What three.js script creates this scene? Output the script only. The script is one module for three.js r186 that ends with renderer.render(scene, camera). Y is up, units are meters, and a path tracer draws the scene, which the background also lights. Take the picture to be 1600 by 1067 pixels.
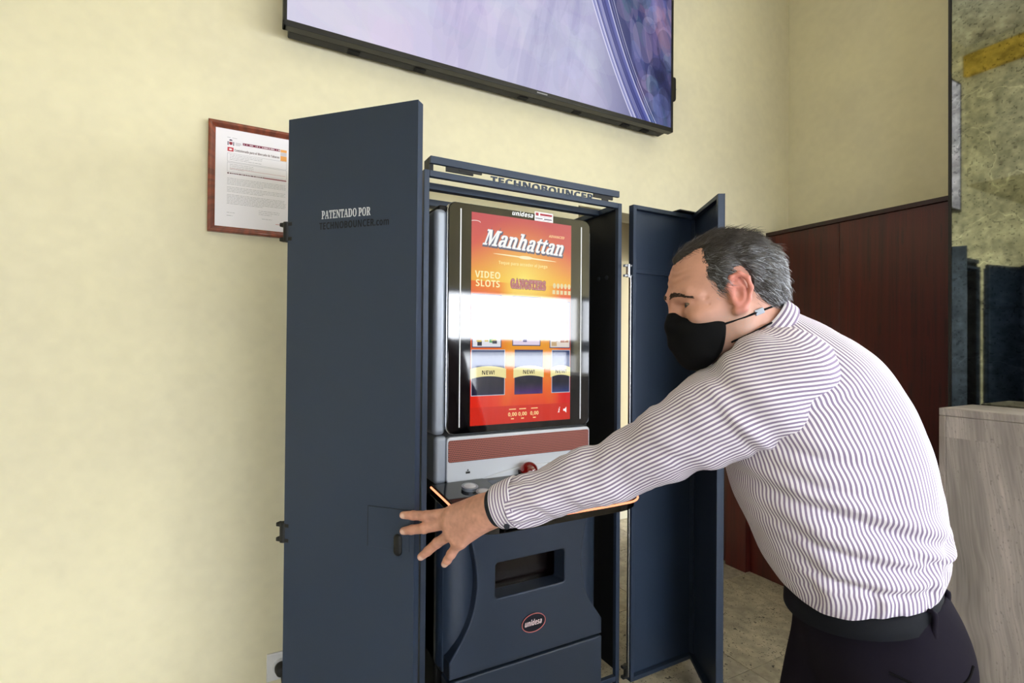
import * as THREE from 'three';
import { RoundedBoxGeometry } from 'three/addons/geometries/RoundedBoxGeometry.js';
import { mergeGeometries, mergeVertices } from 'three/addons/utils/BufferGeometryUtils.js';
import { FontLoader } from 'three/addons/loaders/FontLoader.js';
import { TextGeometry } from 'three/addons/geometries/TextGeometry.js';
import { RectAreaLightUniformsLib } from 'three/addons/lights/RectAreaLightUniformsLib.js';

// ---------------------------------------------------------------- camera, sky, lights, exposure
RectAreaLightUniformsLib.init();
const scene = new THREE.Scene();
const renderer = new THREE.WebGLRenderer({ antialias: true });
renderer.toneMapping = THREE.LinearToneMapping;
renderer.toneMappingExposure = 1.2;
renderer.shadowMap.enabled = true;
const RAD = Math.PI / 180;
const camera = new THREE.PerspectiveCamera(2 * Math.atan(533.5 / 810.26) / RAD, 1600 / 1067, 0.05, 60);
camera.position.set(0, 1.30, 1.90);
camera.rotation.order = 'YXZ';
camera.rotation.set(0.511 * RAD, -28.39 * RAD, 0.462 * RAD);
scene.background = new THREE.Color().setRGB(7.0, 7.4, 8.0);          // overcast sky outside the windows

// daylight at the window openings behind the photographer: [x centre, width, y centre, height, radiance]
const WINDOW_Z = 4.6;
const daylight = [
  [-1.35, 1.6, 1.665, 0.56, 2.4], [-1.35, 1.6, 0.78, 0.8, 1.0],
  [1.15, 1.8, 1.665, 0.56, 4.5], [3.18, 1.87, 1.665, 0.56, 10.5], [5.0, 1.3, 1.665, 0.56, 10.5],
  [1.15, 1.8, 0.78, 0.8, 1.6], [3.18, 1.87, 0.78, 0.8, 4], [5.0, 1.3, 0.78, 0.8, 4],
];
for (const [x, w, y, h, k] of daylight) {
  const l = new THREE.RectAreaLight(0xf4f8ff, k, w, h);
  l.name = 'window_daylight';
  l.position.set(x, y, WINDOW_Z - 0.16); l.lookAt(x, y, 0);
  scene.add(l);
}

for (const [z, w, y, h, k] of [[1.95, 1.5, 1.6, 1.5, 9], [3.65, 1.5, 1.6, 1.5, 9]]) {
  const l = new THREE.RectAreaLight(0xf4f8ff, k, w, h);
  l.name = 'window_daylight'; l.position.set(5.94, y, z); l.lookAt(0, y, z); scene.add(l);
}

// ---------------------------------------------------------------- helpers
let seed = 20240611;
const rnd = () => { seed = (seed * 1664525 + 1013904223) >>> 0; return seed / 4294967296; };
const hash = (x, y, s) => { let h = (x * 374761393 + y * 668265263 + s * 974634541) | 0; h = Math.imul(h ^ (h >>> 13), 1274126177); return ((h ^ (h >>> 16)) >>> 0) / 4294967296; };
const smooth = (t) => t * t * (3 - 2 * t);
const clamp = (x, a = 0, b = 1) => Math.min(b, Math.max(a, x));
const sstep = (a, b, x) => smooth(clamp((x - a) / (b - a)));
function vnoise(x, y, px, py, s) {                                     // tiling value noise with periods px, py
  const x0 = Math.floor(x), y0 = Math.floor(y), fx = smooth(x - x0), fy = smooth(y - y0);
  const m = (a, n) => ((a % n) + n) % n;
  const a = hash(m(x0, px), m(y0, py), s), b = hash(m(x0 + 1, px), m(y0, py), s), c = hash(m(x0, px), m(y0 + 1, py), s), d = hash(m(x0 + 1, px), m(y0 + 1, py), s);
  return a + (b - a) * fx + (c - a) * fy + (a - b - c + d) * fx * fy;
}
function fbm(u, v, px, py, oct, s) { let a = 0, k = 0.5, n = 0; for (let o = 0; o < oct; o++) { a += k * vnoise(u * px, v * py, px, py, s + o); n += k; k *= 0.5; px *= 2; py *= 2; } return a / n; }
function noise3(x, y, z, s) {                                          // plain value noise
  const x0 = Math.floor(x), y0 = Math.floor(y), z0 = Math.floor(z), fx = smooth(x - x0), fy = smooth(y - y0), fz = smooth(z - z0);
  const g = (i, j, k) => hash(x0 + i + 57 * (z0 + k), y0 + j, s);
  const l = (a, b, t) => a + (b - a) * t;
  return l(l(l(g(0, 0, 0), g(1, 0, 0), fx), l(g(0, 1, 0), g(1, 1, 0), fx), fy), l(l(g(0, 0, 1), g(1, 0, 1), fx), l(g(0, 1, 1), g(1, 1, 1), fx), fy), fz);
}
function dataTex(w, h, fn, srgb = true) {                              // fn(u, v) -> [r, g, b] 0..255
  const d = new Uint8Array(w * h * 4);
  for (let y = 0; y < h; y++) for (let x = 0; x < w; x++) { const c = fn((x + 0.5) / w, (y + 0.5) / h), i = (y * w + x) * 4; d[i] = clamp(c[0], 0, 255); d[i + 1] = clamp(c[1], 0, 255); d[i + 2] = clamp(c[2], 0, 255); d[i + 3] = 255; }
  const t = new THREE.DataTexture(d, w, h); t.magFilter = THREE.LinearFilter; t.minFilter = THREE.LinearMipmapLinearFilter; t.generateMipmaps = true;
  t.wrapS = t.wrapT = THREE.RepeatWrapping; if (srgb) t.colorSpace = THREE.SRGBColorSpace; t.needsUpdate = true; return t;
}
function canvasTex(w, h, draw) {
  const c = document.createElement('canvas'); c.width = w; c.height = h; draw(c.getContext('2d'), w, h);
  const t = new THREE.CanvasTexture(c); t.colorSpace = THREE.SRGBColorSpace; return t;
}
const std = (o) => new THREE.MeshStandardMaterial(o), phys = (o) => new THREE.MeshPhysicalMaterial(o);
const V = (x, y, z) => new THREE.Vector3(x, y, z);
const used = {};
const numbered = (n) => { const k = used[n] = (used[n] ?? -1) + 1; return k ? `${n}_${String(k).padStart(3, '0')}` : n; };
function mesh(name, geo, mat, parent = scene) {
  const g = Array.isArray(geo) ? merge(geo) : geo;
  const m = new THREE.Mesh(g, mat); m.name = parent === scene ? numbered(name) : name; m.castShadow = m.receiveShadow = true; parent.add(m); return m;
}
function thing(name, label, category, pos = [0, 0, 0], turn = 0, group) {
  const o = new THREE.Group(); o.name = numbered(name); o.position.set(...pos); o.rotation.y = turn; o.userData = { label, category };
  if (group) o.userData.group = group; scene.add(o); return o;
}
function structure(name, geo, mat, label) { const m = mesh(name, geo, mat); m.userData = { kind: 'structure', label, category: name.split('_')[0] }; return m; }
function merge(list) {
  const l = list.map((g) => { const n = g.index ? g.toNonIndexed() : g; for (const k of Object.keys(n.attributes)) if (!['position', 'normal', 'uv'].includes(k)) n.deleteAttribute(k); return n; });
  return mergeGeometries(l);
}
// a box given by its two corners, with bevelled edges and uv in metres
function box(x0, x1, y0, y1, z0, z1, r = 0) {
  const w = x1 - x0, h = y1 - y0, d = z1 - z0;
  const g = r ? new RoundedBoxGeometry(w, h, d, 2, Math.min(r, w / 2.01, h / 2.01, d / 2.01)) : new THREE.BoxGeometry(w, h, d);
  g.translate((x0 + x1) / 2, (y0 + y1) / 2, (z0 + z1) / 2);
  return metreUV(g);
}
function metreUV(geo) {                                                // box projection, metres
  const g = geo.index ? geo.toNonIndexed() : geo, p = g.attributes.position, n = g.attributes.normal, uv = new Float32Array(p.count * 2);
  for (let i = 0; i < p.count; i += 3) {
    let ax = 0, ay = 0, az = 0; for (let k = 0; k < 3; k++) { ax += n.getX(i + k); ay += n.getY(i + k); az += n.getZ(i + k); }
    ax = Math.abs(ax); ay = Math.abs(ay); az = Math.abs(az);
    for (let k = 0; k < 3; k++) {
      const j = i + k, x = p.getX(j), y = p.getY(j), z = p.getZ(j);
      const [u, v] = ax >= ay && ax >= az ? [z, y] : ay >= az ? [x, z] : [x, y]; uv[2 * j] = u; uv[2 * j + 1] = v;
    }
  }
  g.setAttribute('uv', new THREE.BufferAttribute(uv, 2)); return g;
}
function tube(pts, r, seg = 40, rad = 8, closed = false) { return new THREE.TubeGeometry(new THREE.CatmullRomCurve3(pts.map((p) => V(...p)), closed, 'centripetal'), seg, r, rad, closed); }
function rod(a, b, r, rad = 10) { const A = V(...a), B = V(...b), d = B.clone().sub(A), g = new THREE.CylinderGeometry(r, r, d.length(), rad); g.applyQuaternion(new THREE.Quaternion().setFromUnitVectors(V(0, 1, 0), d.normalize())); const m = A.add(B).multiplyScalar(0.5); g.translate(m.x, m.y, m.z); return g; }
function extrude(shape, depth, bevel = 0.003, seg = 2, curve = 24) { return new THREE.ExtrudeGeometry(shape, { depth, bevelEnabled: bevel > 0, bevelSize: bevel, bevelThickness: bevel, bevelOffset: -bevel, bevelSegments: seg, curveSegments: curve }); }
function rrect(x0, y0, x1, y1, r) { const s = new THREE.Shape(); s.moveTo(x0 + r, y0); s.lineTo(x1 - r, y0); s.absarc(x1 - r, y0 + r, r, -Math.PI / 2, 0); s.lineTo(x1, y1 - r); s.absarc(x1 - r, y1 - r, r, 0, Math.PI / 2); s.lineTo(x0 + r, y1); s.absarc(x0 + r, y1 - r, r, Math.PI / 2, Math.PI); s.lineTo(x0, y0 + r); s.absarc(x0 + r, y0 + r, r, Math.PI, 1.5 * Math.PI); return s; }
const fontLoader = new FontLoader();
const FONT = await fontLoader.loadAsync('fonts/droid/droid_sans_bold.typeface.json');
const SERIF = await fontLoader.loadAsync('fonts/droid/droid_serif_bold.typeface.json');
function text(str, font, size, width, depth) {                          // lettering, centred in x on 0, scaled to a width
  const g = new TextGeometry(str, { font, size, depth, curveSegments: 4, bevelEnabled: false }); g.computeBoundingBox();
  const b = g.boundingBox; g.translate(-(b.min.x + b.max.x) / 2, 0, 0); if (width) g.scale(width / (b.max.x - b.min.x), 1, 1); return g;
}

// ---------------------------------------------------------------- materials of the setting
const plasterBump = dataTex(512, 512, (u, v) => { const n = 90 + 90 * fbm(u, v, 24, 24, 5, 3) + 60 * fbm(u, v, 5, 5, 3, 9); return [n, n, n]; }, false);
const plasterMap = dataTex(512, 512, (u, v) => { const n = fbm(u, v, 6, 6, 5, 21) - 0.5, f = fbm(u, v, 60, 60, 2, 5) - 0.5; const k = 1 + n * 0.07 + f * 0.03; return [222 * k, 215 * k, 185 * (k - n * 0.03)]; });
plasterBump.repeat.set(0.9, 0.9); plasterMap.repeat.set(0.6, 0.6);
const M = {};
M.plaster = std({ map: plasterMap, bumpMap: plasterBump, bumpScale: 0.0012, roughness: 0.92 });
M.ceiling = std({ color: 0xe9e6d8, roughness: 0.95 });
M.beige = std({ color: 0xd9cfb4, roughness: 0.9 });
const woodMap = dataTex(512, 1024, (u, v) => {
  const w = fbm(u, v, 6, 2, 3, 11), g = fbm(u + 0.02 * w, v, 90, 3, 3, 17), b = fbm(u, v, 14, 2, 4, 31), p = vnoise(u * 260, v * 16, 260, 16, 41);
  const k = 0.62 + 0.36 * g + 0.35 * (b - 0.5) - 0.16 * (p > 0.8 ? 1 : 0); return [92 * k, 26 * k, 18 * k];
});
woodMap.repeat.set(0.9, 0.45);
M.wood = phys({ map: woodMap, roughness: 0.42, clearcoat: 0.25, clearcoatRoughness: 0.3 });
M.woodDark = phys({ map: woodMap, color: 0x9a8078, roughness: 0.45, clearcoat: 0.2, clearcoatRoughness: 0.35 });
const stoneMap = dataTex(1024, 1024, (u, v) => {
  const a = fbm(u, v, 5, 5, 5, 51), b = fbm(u, v, 30, 30, 4, 61), sp = vnoise(u * 190, v * 190, 190, 190, 71), sp2 = vnoise(u * 95, v * 95, 95, 95, 73), pit = sp > 0.86 && a > 0.42 ? 0.5 : 1, pit2 = sp2 > 0.9 && b > 0.5 ? 0.42 : 1;
  const k = (0.66 + 0.42 * a + 0.3 * (b - 0.5)) * Math.min(pit, pit2); return [196 * k, 186 * k, 164 * k];
});
M.stone = [[1, 1, 1], [0.93, 0.93, 0.95], [1.06, 1.05, 1.0], [0.97, 0.95, 0.9]].map((c, i) => { const t = stoneMap.clone(); t.repeat.set(1.1, 1.1); t.offset.set(0.23 * i, 0.61 * i); t.rotation = i * 1.57; return std({ map: t, color: new THREE.Color().setRGB(0.95 * c[0], 0.95 * c[1], 0.95 * c[2]), roughness: 0.48 }); });
M.grout = std({ color: 0x5b554a, roughness: 0.95 });
const travMap = dataTex(1024, 1024, (u, v) => {
  const wob = 0.06 * (fbm(u, v, 4, 3, 3, 81) - 0.5), uu = u + wob + 0.12 * v, vein = fbm(uu, v, 34, 4, 4, 83), band = fbm(uu, v, 9, 2, 3, 85), pit = vnoise(uu * 420, v * 90, 420, 90, 87) > 0.86 && vein > 0.48 ? 0.86 : 1, fine = vnoise(uu * 300, v * 12, 300, 12, 89) - 0.5;
  const k = (0.72 + 0.3 * vein + 0.28 * (band - 0.5) + 0.12 * fine) * pit; return [190 * k, 180 * k, 175 * k];
});
travMap.repeat.set(1.0, 1.0);
M.travertine = std({ map: travMap, roughness: 0.4 });
M.travertineEdge = std({ map: travMap, color: 0xf2efec, roughness: 0.45 });
// aged looking-glass: tarnish and foxing in the silvering
const agedMap = dataTex(1024, 1024, (u, v) => {
  const a = fbm(u, v, 7, 7, 6, 91), b = fbm(u, v, 22, 22, 5, 93), c = fbm(u + 0.05 * a, v, 60, 60, 3, 95), vein = Math.abs(fbm(u, v, 6, 6, 5, 97) - 0.5) < 0.012 ? 1.25 : 1, fox = vnoise(u * 150, v * 150, 150, 150, 99) > 0.84 ? 0.66 : 1;
  const k = (0.82 + 0.22 * (a - 0.5) + 0.26 * (b - 0.5) + 0.3 * (c - 0.5)) * (vein > 1 ? 1.12 : 1) * (fox < 1 ? 0.8 : 1); return [186 * k, 190 * k, 172 * k];
});
M.aged = std({ map: agedMap, metalness: 1, roughness: 0.03 });
M.frameDark = std({ color: 0x14130f, roughness: 0.5 });
M.windowFrame = std({ color: 0x22304a, roughness: 0.5 });
M.pane = phys({ color: 0xffffff, transmission: 1, thickness: 0, roughness: 0, ior: 1.5 });
M.street = std({ color: 0x8d8f94, roughness: 0.9 });

// ---------------------------------------------------------------- the room
const CEIL = 3.70;
// floor slab with stone tiles laid on it (joint crossing at 1.859, 0.508)
const floor = structure('floor', box(-3.2, 6.2, -0.12, -0.012, -1.3, 4.75), M.grout, 'grey brown stone tile floor with dark joints');
{
  const T = 0.6, gap = 0.003, g = box(gap / 2, T - gap / 2, -0.03, 0, gap / 2, T - gap / 2, 0.0012);
  for (let i = -9; i < 8; i++) for (let j = -3; j < 8; j++) {
    const x = 1.859 + i * T, z = 0.508 + j * T; if (x < -3.2 || x > 5.6 || z > 4.2 || z < -1.31) continue;
    const t = mesh('floor_tile', g, M.stone[Math.floor(hash(i + 50, j + 50, 5) * 4)], floor); t.position.set(x, 0, z);
  }
}
structure('wall_back', [box(-3.2, 1.36, 0, CEIL, -0.15, 0), box(1.36, 2.98, 1.933, CEIL, -0.15, 0)], M.plaster, 'cream plaster wall carrying the television');
const wallRight = structure('wall_right', [box(2.861, 3.01, 1.95, CEIL, 0, 0.95), box(2.69, 3.01, 0, 1.95, -0.9, 0.95)], M.plaster, 'cream plaster wall above dark red wood panelling');
for (const [z0, z1] of [[-0.9, -0.24], [-0.1, 0.4], [0.402, 0.93]]) mesh('wood_panel', box(2.665, 2.69, 0, 1.93, z0, z1, 0.002), M.wood, wallRight);
mesh('door_jamb', box(2.625, 2.69, 0, 1.93, -0.24, -0.1, 0.004), M.wood, wallRight);
mesh('cap_rail', box(2.655, 2.861, 1.93, 1.952, 0, 0.93, 0.003), M.woodDark, wallRight);
mesh('cap_rail', box(2.655, 2.861, 1.93, 1.952, -0.9, -0.15, 0.003), M.woodDark, wallRight);
structure('wall_far', box(1.2, 3.01, 0, 2.5, -1.32, -1.17), M.beige, 'beige far wall of the passage behind the lintel');
mesh('skirting', box(1.36, 2.69, 0, 0.09, -1.17, -1.155, 0.002), M.ceiling, scene.children.at(-1));
structure('wall_passage', box(1.21, 1.36, 0, 2.5, -1.17, -0.15), M.beige, 'beige side wall of the passage behind the cabinet');
structure('ceiling_passage', box(1.2, 3.01, 2.42, 2.5, -1.32, -0.15), M.beige, 'low beige ceiling of the passage');
structure('wall_passage_right', box(2.69, 3.01, 1.95, 2.5, -1.32, -0.15), M.beige, 'beige wall over the panelling in the passage');
structure('ceiling', box(-3.2, 6.2, CEIL, CEIL + 0.12, -0.15, 4.75), M.ceiling, 'off white ceiling');
const soffit = structure('ceiling_soffit', box(-3.2, -0.2, 2.6, CEIL, 0, 4.6), M.plaster, 'cream boxed soffit lowering one side of the ceiling');
mesh('crown_moulding', box(-0.2, -0.15, 3.45, 3.62, 0, 4.6, 0.01), std({ color: 0xd8b64a, roughness: 0.7 }), soffit);
structure('wall_left', box(-3.35, -3.2, 0, CEIL, -0.15, 4.75), M.plaster, 'cream plaster side wall');
structure('wall_bar', [box(6.05, 6.2, 0, 0.82, 0.9, 4.75), box(6.05, 6.2, 2.38, CEIL, 0.9, 4.75), box(6.05, 6.2, 0.82, 2.38, 0.9, 1.17), box(6.05, 6.2, 0.82, 2.38, 2.73, 2.87), box(6.05, 6.2, 0.82, 2.38, 4.43, 4.75)], M.plaster, 'cream plaster wall with windows at the bar side');
[[1.17, 2.73], [2.87, 4.43]].forEach(([a, b], k) => {
  const w = structure(`window_${k + 5}`, [box(6.06, 6.14, 0.82, 2.38, a, a + 0.05, 0.004), box(6.06, 6.14, 0.82, 2.38, b - 0.05, b, 0.004), box(6.06, 6.14, 0.82, 0.87, a, b, 0.004), box(6.06, 6.14, 2.33, 2.38, a, b, 0.004)], M.windowFrame, 'wide single pane window on the bar side');
  mesh('window_pane', box(6.1, 6.106, 0.87, 2.33, a + 0.05, b - 0.05), M.pane, w);
});
structure('wall_bar_end', box(3.0, 6.2, 0, CEIL, 0.8, 0.95), M.plaster, 'cream plaster wall at the end of the bar');
// window wall behind the photographer
{
  const xs = [[-2.2, -0.5], [0.2, 2.1], [2.2, 4.17], [4.3, 5.7]], Z0 = 4.6, Z1 = 4.75, y0 = 0.36, y1 = 2.0;
  const g = [box(-3.2, 6.2, 0, y0, Z0, Z1), box(-3.2, 6.2, y1, CEIL, Z0, Z1)];
  const edges = [-3.2, ...xs.flat(), 6.2]; for (let k = 0; k < edges.length; k += 2) g.push(box(edges[k], edges[k + 1], y0, y1, Z0, Z1));
  structure('wall_front', g, M.plaster, 'window wall of the room opposite the television');
  xs.forEach(([a, b], k) => {
    const w = structure(`window_${k + 1}`, [box(a, a + 0.05, y0, y1, Z0 + 0.02, Z0 + 0.1, 0.004), box(b - 0.05, b, y0, y1, Z0 + 0.02, Z0 + 0.1, 0.004), box(a, b, y0, y0 + 0.05, Z0 + 0.02, Z0 + 0.1, 0.004), box(a, b, y1 - 0.05, y1, Z0 + 0.02, Z0 + 0.1, 0.004), box(a, b, 1.22, 1.38, Z0 + 0.01, Z0 + 0.11, 0.004)], M.windowFrame, 'tall window with dark frame and a thick transom');
    mesh('window_pane', box(a + 0.05, b - 0.05, 1.38, y1 - 0.05, Z0 + 0.055, Z0 + 0.061), M.pane, w);
    mesh('window_pane', box(a + 0.05, b - 0.05, y0 + 0.05, 1.22, Z0 + 0.055, Z0 + 0.061), M.pane, w);
  });
  structure('street_ground', box(-14, 16, -0.3, -0.12, 4.76, 30), M.street, 'grey street outside the windows');
}
// pillar with the aged mirror
structure('wall_pillar', box(2.46, 3.0, 0, CEIL, 0.932, 1.21), M.plaster, 'pillar at the end of the panelled wall');
{
  const t = thing('mirror_panel', 'tall aged mirror with olive mottling fixed to the pillar', 'mirror', [2.45, 0, 0]);
  mesh('glass', metreUV(box(0, 0.01, 0.0, CEIL - 0.01, 0.944, 1.205)), M.aged, t);
  mesh('edge_strip', box(-0.004, 0.01, 0.0, CEIL - 0.01, 0.934, 0.943), M.frameDark, t);
}
// bar counter
{
  const t = thing('bar_counter', 'grey travertine bar counter beside the man', 'counter', [2.162, 0, 1.02]);
  mesh('front_panel', box(0.0, 0.03, 0, 1.072, 0.02, 2.4, 0.002), M.travertine, t);
  mesh('edge_strip', box(0, 0.25, 0, 1.072, 0, 0.0195, 0.002), M.travertineEdge, t);
  mesh('counter_top', box(0, 0.25, 1.073, 1.098, 0, 2.4, 0.002), M.travertine, t);
}

// ---------------------------------------------------------------- television
{
  const t = thing('television', 'large black wall television showing a blurred lavender street picture', 'television', [0.984, 2.322, 0]);
  const W = 1.703, H = 0.965, b = 0.012;
  M.tvBlack = phys({ color: 0x0c0d10, roughness: 0.35 });
  mesh('casing', box(-W / 2 + 0.02, W / 2 - 0.02, 0.015, H - 0.01, 0.035, 0.07, 0.01), M.tvBlack, t);
  mesh('bezel', [box(-W / 2, W / 2, 0, b + 0.008, 0.066, 0.1, 0.003), box(-W / 2, W / 2, H - b, H, 0.066, 0.1, 0.003), box(-W / 2, -W / 2 + b, 0, H, 0.066, 0.1, 0.003), box(W / 2 - b, W / 2, 0, H, 0.066, 0.1, 0.003)], M.tvBlack, t);
  const bar = mesh('speaker_bar', box(-W / 2 + 0.02, W / 2 - 0.02, 0.002, 0.03, 0.02, 0.064, 0.004), std({ color: 0x17181c, roughness: 0.6 }), t);
  for (const x of [-0.62, -0.38, 0.06, 0.33, 0.6, 0.72]) mesh('vent', box(x - 0.02, x + 0.02, -0.0015, 0.004, 0.03, 0.055), std({ color: 0x050506, roughness: 0.9 }), bar);
  const pic = canvasTex(1536, 864, (c, w, h) => {
    const g = c.createLinearGradient(0, 0, w, 0); g.addColorStop(0, '#cbc8de'); g.addColorStop(0.45, '#bcb9d6'); g.addColorStop(0.7, '#a6a4c8'); g.addColorStop(1, '#3c4070'); c.fillStyle = g; c.fillRect(0, 0, w, h);
    let s = 77; const r = () => { s = (s * 1664525 + 1013904223) >>> 0; return s / 4294967296; };
    for (let i = 0; i < 160; i++) { c.fillStyle = `rgba(${190 + r() * 50 | 0},${188 + r() * 45 | 0},${215 + r() * 35 | 0},0.07)`; c.beginPath(); c.ellipse(r() * w * 0.72, r() * h, 40 + r() * 160, 20 + r() * 90, r(), 0, 7); c.fill(); }
    for (let i = 0; i < 60; i++) { c.fillStyle = `rgba(92,86,140,0.05)`; c.beginPath(); c.ellipse(w * (0.3 + r() * 0.4), r() * h * 0.9, 10 + r() * 40, 60 + r() * 200, 0.2, 0, 7); c.fill(); }
    // the dark crowd side on the right
    c.fillStyle = '#343a70'; c.beginPath(); c.moveTo(w * 0.67, 0); c.bezierCurveTo(w * 0.75, h * 0.45, w * 0.8, h * 0.75, w * 0.9, h); c.lineTo(w, h); c.lineTo(w, 0); c.fill();
    const cols = ['#1a2048', '#5d5390', '#8d7aa8', '#2c6b74', '#b59ab0', '#0e1230', '#6c7fc0', '#a8788c', '#101c48', '#c7c3dc'];
    for (let i = 0; i < 260; i++) { const y = r() * h, x = w * (0.73 + 0.2 * y / h) + r() * w * 0.25; c.fillStyle = cols[r() * cols.length | 0]; c.globalAlpha = 0.25; c.beginPath(); c.ellipse(x, y, 12 + r() * 40, 30 + r() * 90, -0.5 + r() * 0.4, 0, 7); c.fill(); }
    c.globalAlpha = 0.8;
    for (let i = 0; i < 46; i++) { const o = (r() - 0.5) * 0.1; c.strokeStyle = ['#d6d4ee', '#5158a0', '#23286a', '#8f93cf'][i % 4]; c.lineWidth = 1 + r() * 5; c.beginPath(); c.moveTo(w * (0.66 + o), 0); c.bezierCurveTo(w * (0.74 + o * 0.8), h * 0.42, w * (0.79 + o * 0.7), h * 0.7, w * (0.9 + o * 0.9), h); c.stroke(); }
    c.globalAlpha = 1;
  });
  const scr = new THREE.PlaneGeometry(W - 2 * b, H - 2 * b - 0.008); scr.translate(0, H / 2 + 0.004, 0.0955);
  mesh('screen', scr, phys({ color: 0x08080a, roughness: 0.18, emissive: 0xffffff, emissiveMap: pic, emissiveIntensity: 0.88 }), t);
  mesh('badge', box(0.095, 0.145, 0.007, 0.0125, 0.0995, 0.1006, 0.0004), std({ color: 0x8a8c92, roughness: 0.4 }), t);
  mesh('wall_bracket', box(-0.3, 0.3, 0.3, 0.7, 0.001, 0.036, 0.004), M.tvBlack, t);
  const l = new THREE.RectAreaLight(0xc4c2e0, 0.12, W - 0.03, H - 0.03); l.position.set(0.984, 2.322 + H / 2, 0.103); l.lookAt(0.984, 2.8, 2); l.name = 'television_glow'; scene.add(l);
  const d = thing('media_player', 'small black box peeping out behind the edge of the television', 'device', [1.862, 2.50, 0.001]);
  mesh('body', box(-0.04, 0.036, 0, 0.12, 0.002, 0.062, 0.014), M.tvBlack, d);
  mesh('indicator', box(0.03, 0.0365, 0.058, 0.063, 0.045, 0.057), std({ color: 0x9da0a6 }), d);
}

// ---------------------------------------------------------------- framed notice
{
  const t = thing('picture_frame', 'brown wooden frame with a printed tobacco notice on the wall', 'frame', [0.067, 1.655, 0.001]);
  const W = 0.278, H = 0.353, f = 0.02;
  const fw = dataTex(256, 256, (u, v) => { const k = 0.75 + 0.4 * fbm(u, v, 4, 30, 3, 131); return [128 * k, 62 * k, 38 * k]; }); fw.repeat.set(4, 4);
  const frameMat = phys({ map: fw, roughness: 0.4, clearcoat: 0.3 });
  const prof = (len) => { const s = new THREE.Shape(); s.moveTo(0, 0); s.lineTo(f, 0); s.lineTo(f, 0.009); s.quadraticCurveTo(f * 0.75, 0.011, f * 0.6, 0.017); s.quadraticCurveTo(f * 0.3, 0.024, 0, 0.018); s.lineTo(0, 0); const g = new THREE.ExtrudeGeometry(s, { depth: len, bevelEnabled: false, curveSegments: 6 }); return g; };
  const rail = (len, rot, x, y) => { const g = prof(len), p = g.attributes.position; for (let i = 0; i < p.count; i++) { const w = p.getX(i), z = p.getY(i), l = p.getZ(i) / len; p.setXYZ(i, w, w + l * (len - 2 * w), z); } g.index && 0; g.rotateZ(rot); g.translate(x, y, 0); g.computeVertexNormals(); return g; };
  mesh('frame_moulding', rail(H, 0, -W / 2, 0), frameMat, t); mesh('frame_moulding', rail(H, Math.PI, W / 2, H), frameMat, t);
  mesh('frame_moulding', rail(W, -Math.PI / 2, -W / 2, H), frameMat, t); mesh('frame_moulding', rail(W, Math.PI / 2, W / 2, 0), frameMat, t);
  const pic = canvasTex(760, 1000, (c, w, h) => {
    c.fillStyle = '#eceaf2'; c.fillRect(0, 0, w, h);
    let s = 5; const r = () => { s = (s * 1664525 + 1013904223) >>> 0; return s / 4294967296; };
    c.fillStyle = '#9a9aa8'; c.fillRect(105, 84, 30, 4); c.fillRect(150, 86, 44, 3);
    // small coat of arms: shield between columns under a crown
    c.fillStyle = '#8d2b3a'; c.beginPath(); c.moveTo(122, 130); c.lineTo(152, 130); c.lineTo(152, 152); c.quadraticCurveTo(137, 170, 122, 152); c.fill(); c.fillStyle = '#3b2c4c'; c.fillRect(108, 128, 8, 38); c.fillRect(158, 128, 8, 38); c.beginPath(); c.arc(137, 118, 14, Math.PI, 0); c.fill();
    c.fillStyle = '#9a8fa0'; c.fillRect(180, 132, 48, 4); c.fillRect(180, 143, 54, 4); c.fillRect(180, 154, 40, 4);
    c.fillStyle = '#7c2c48'; c.fillRect(245, 122, 350, 24); c.fillStyle = '#f0e8f0'; for (let x = 254; x < 580; x += 6 + r() * 26) c.fillRect(x, 130, 4 + r() * 14, 8);
    c.fillStyle = '#b8283a'; c.fillRect(108, 186, 54, 40); c.fillStyle = '#fff'; c.beginPath(); c.ellipse(135, 206, 15, 9, 0, 0, 7); c.fill();
    c.fillStyle = '#3c2026'; c.font = 'bold 32px sans-serif'; c.fillText('Comisionado para el Mercado de Tabacos', 170, 220, 420);
    c.fillStyle = '#eba860'; c.fillRect(600, 122, 60, 28); c.fillStyle = '#c9c6d2'; c.fillRect(600, 152, 60, 36); c.fillStyle = '#eba860'; c.fillRect(600, 190, 60, 52);
    c.strokeStyle = '#8d8d9c'; c.lineWidth = 2; c.strokeRect(108, 246, 552, 84); c.strokeRect(108, 340, 552, 92);
    const lines = (x, y, n, dy, wd, a = '#8a8a98') => { for (let i = 0; i < n; i++) { let px = x; const end = x + wd * (i === n - 1 ? 0.6 : 0.97 + r() * 0.03); c.fillStyle = a; while (px < end) { const l = 8 + r() * 34; c.fillRect(px, y + i * dy, Math.min(l, end - px), 3); px += l + 5; } } };
    lines(130, 260, 3, 16, 300); lines(130, 308, 1, 16, 480); lines(130, 356, 4, 17, 220); c.fillStyle = '#c08a98'; c.fillRect(130, 400, 520, 3);
    c.fillStyle = '#5c3a4c'; c.beginPath(); c.arc(116, 450, 8, 0, 7); c.fill(); for (let x = 130; x < 430; ) { const l = 6 + r() * 20; c.fillRect(x, 444, l, 11); x += l + 4; } c.fillStyle = '#8e4a5c'; c.fillRect(445, 444, 215, 12);
    lines(108, 500, 5, 15, 552); lines(108, 590, 4, 15, 552); lines(108, 668, 7, 15, 552, '#7e7e8c'); lines(400, 800, 3, 18, 200); lines(108, 850, 1, 14, 120); lines(108, 880, 1, 14, 90, '#70707e'); lines(430, 880, 1, 14, 160); c.fillStyle = '#c46a78'; c.fillRect(560, 920, 44, 5);
  });
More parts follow.
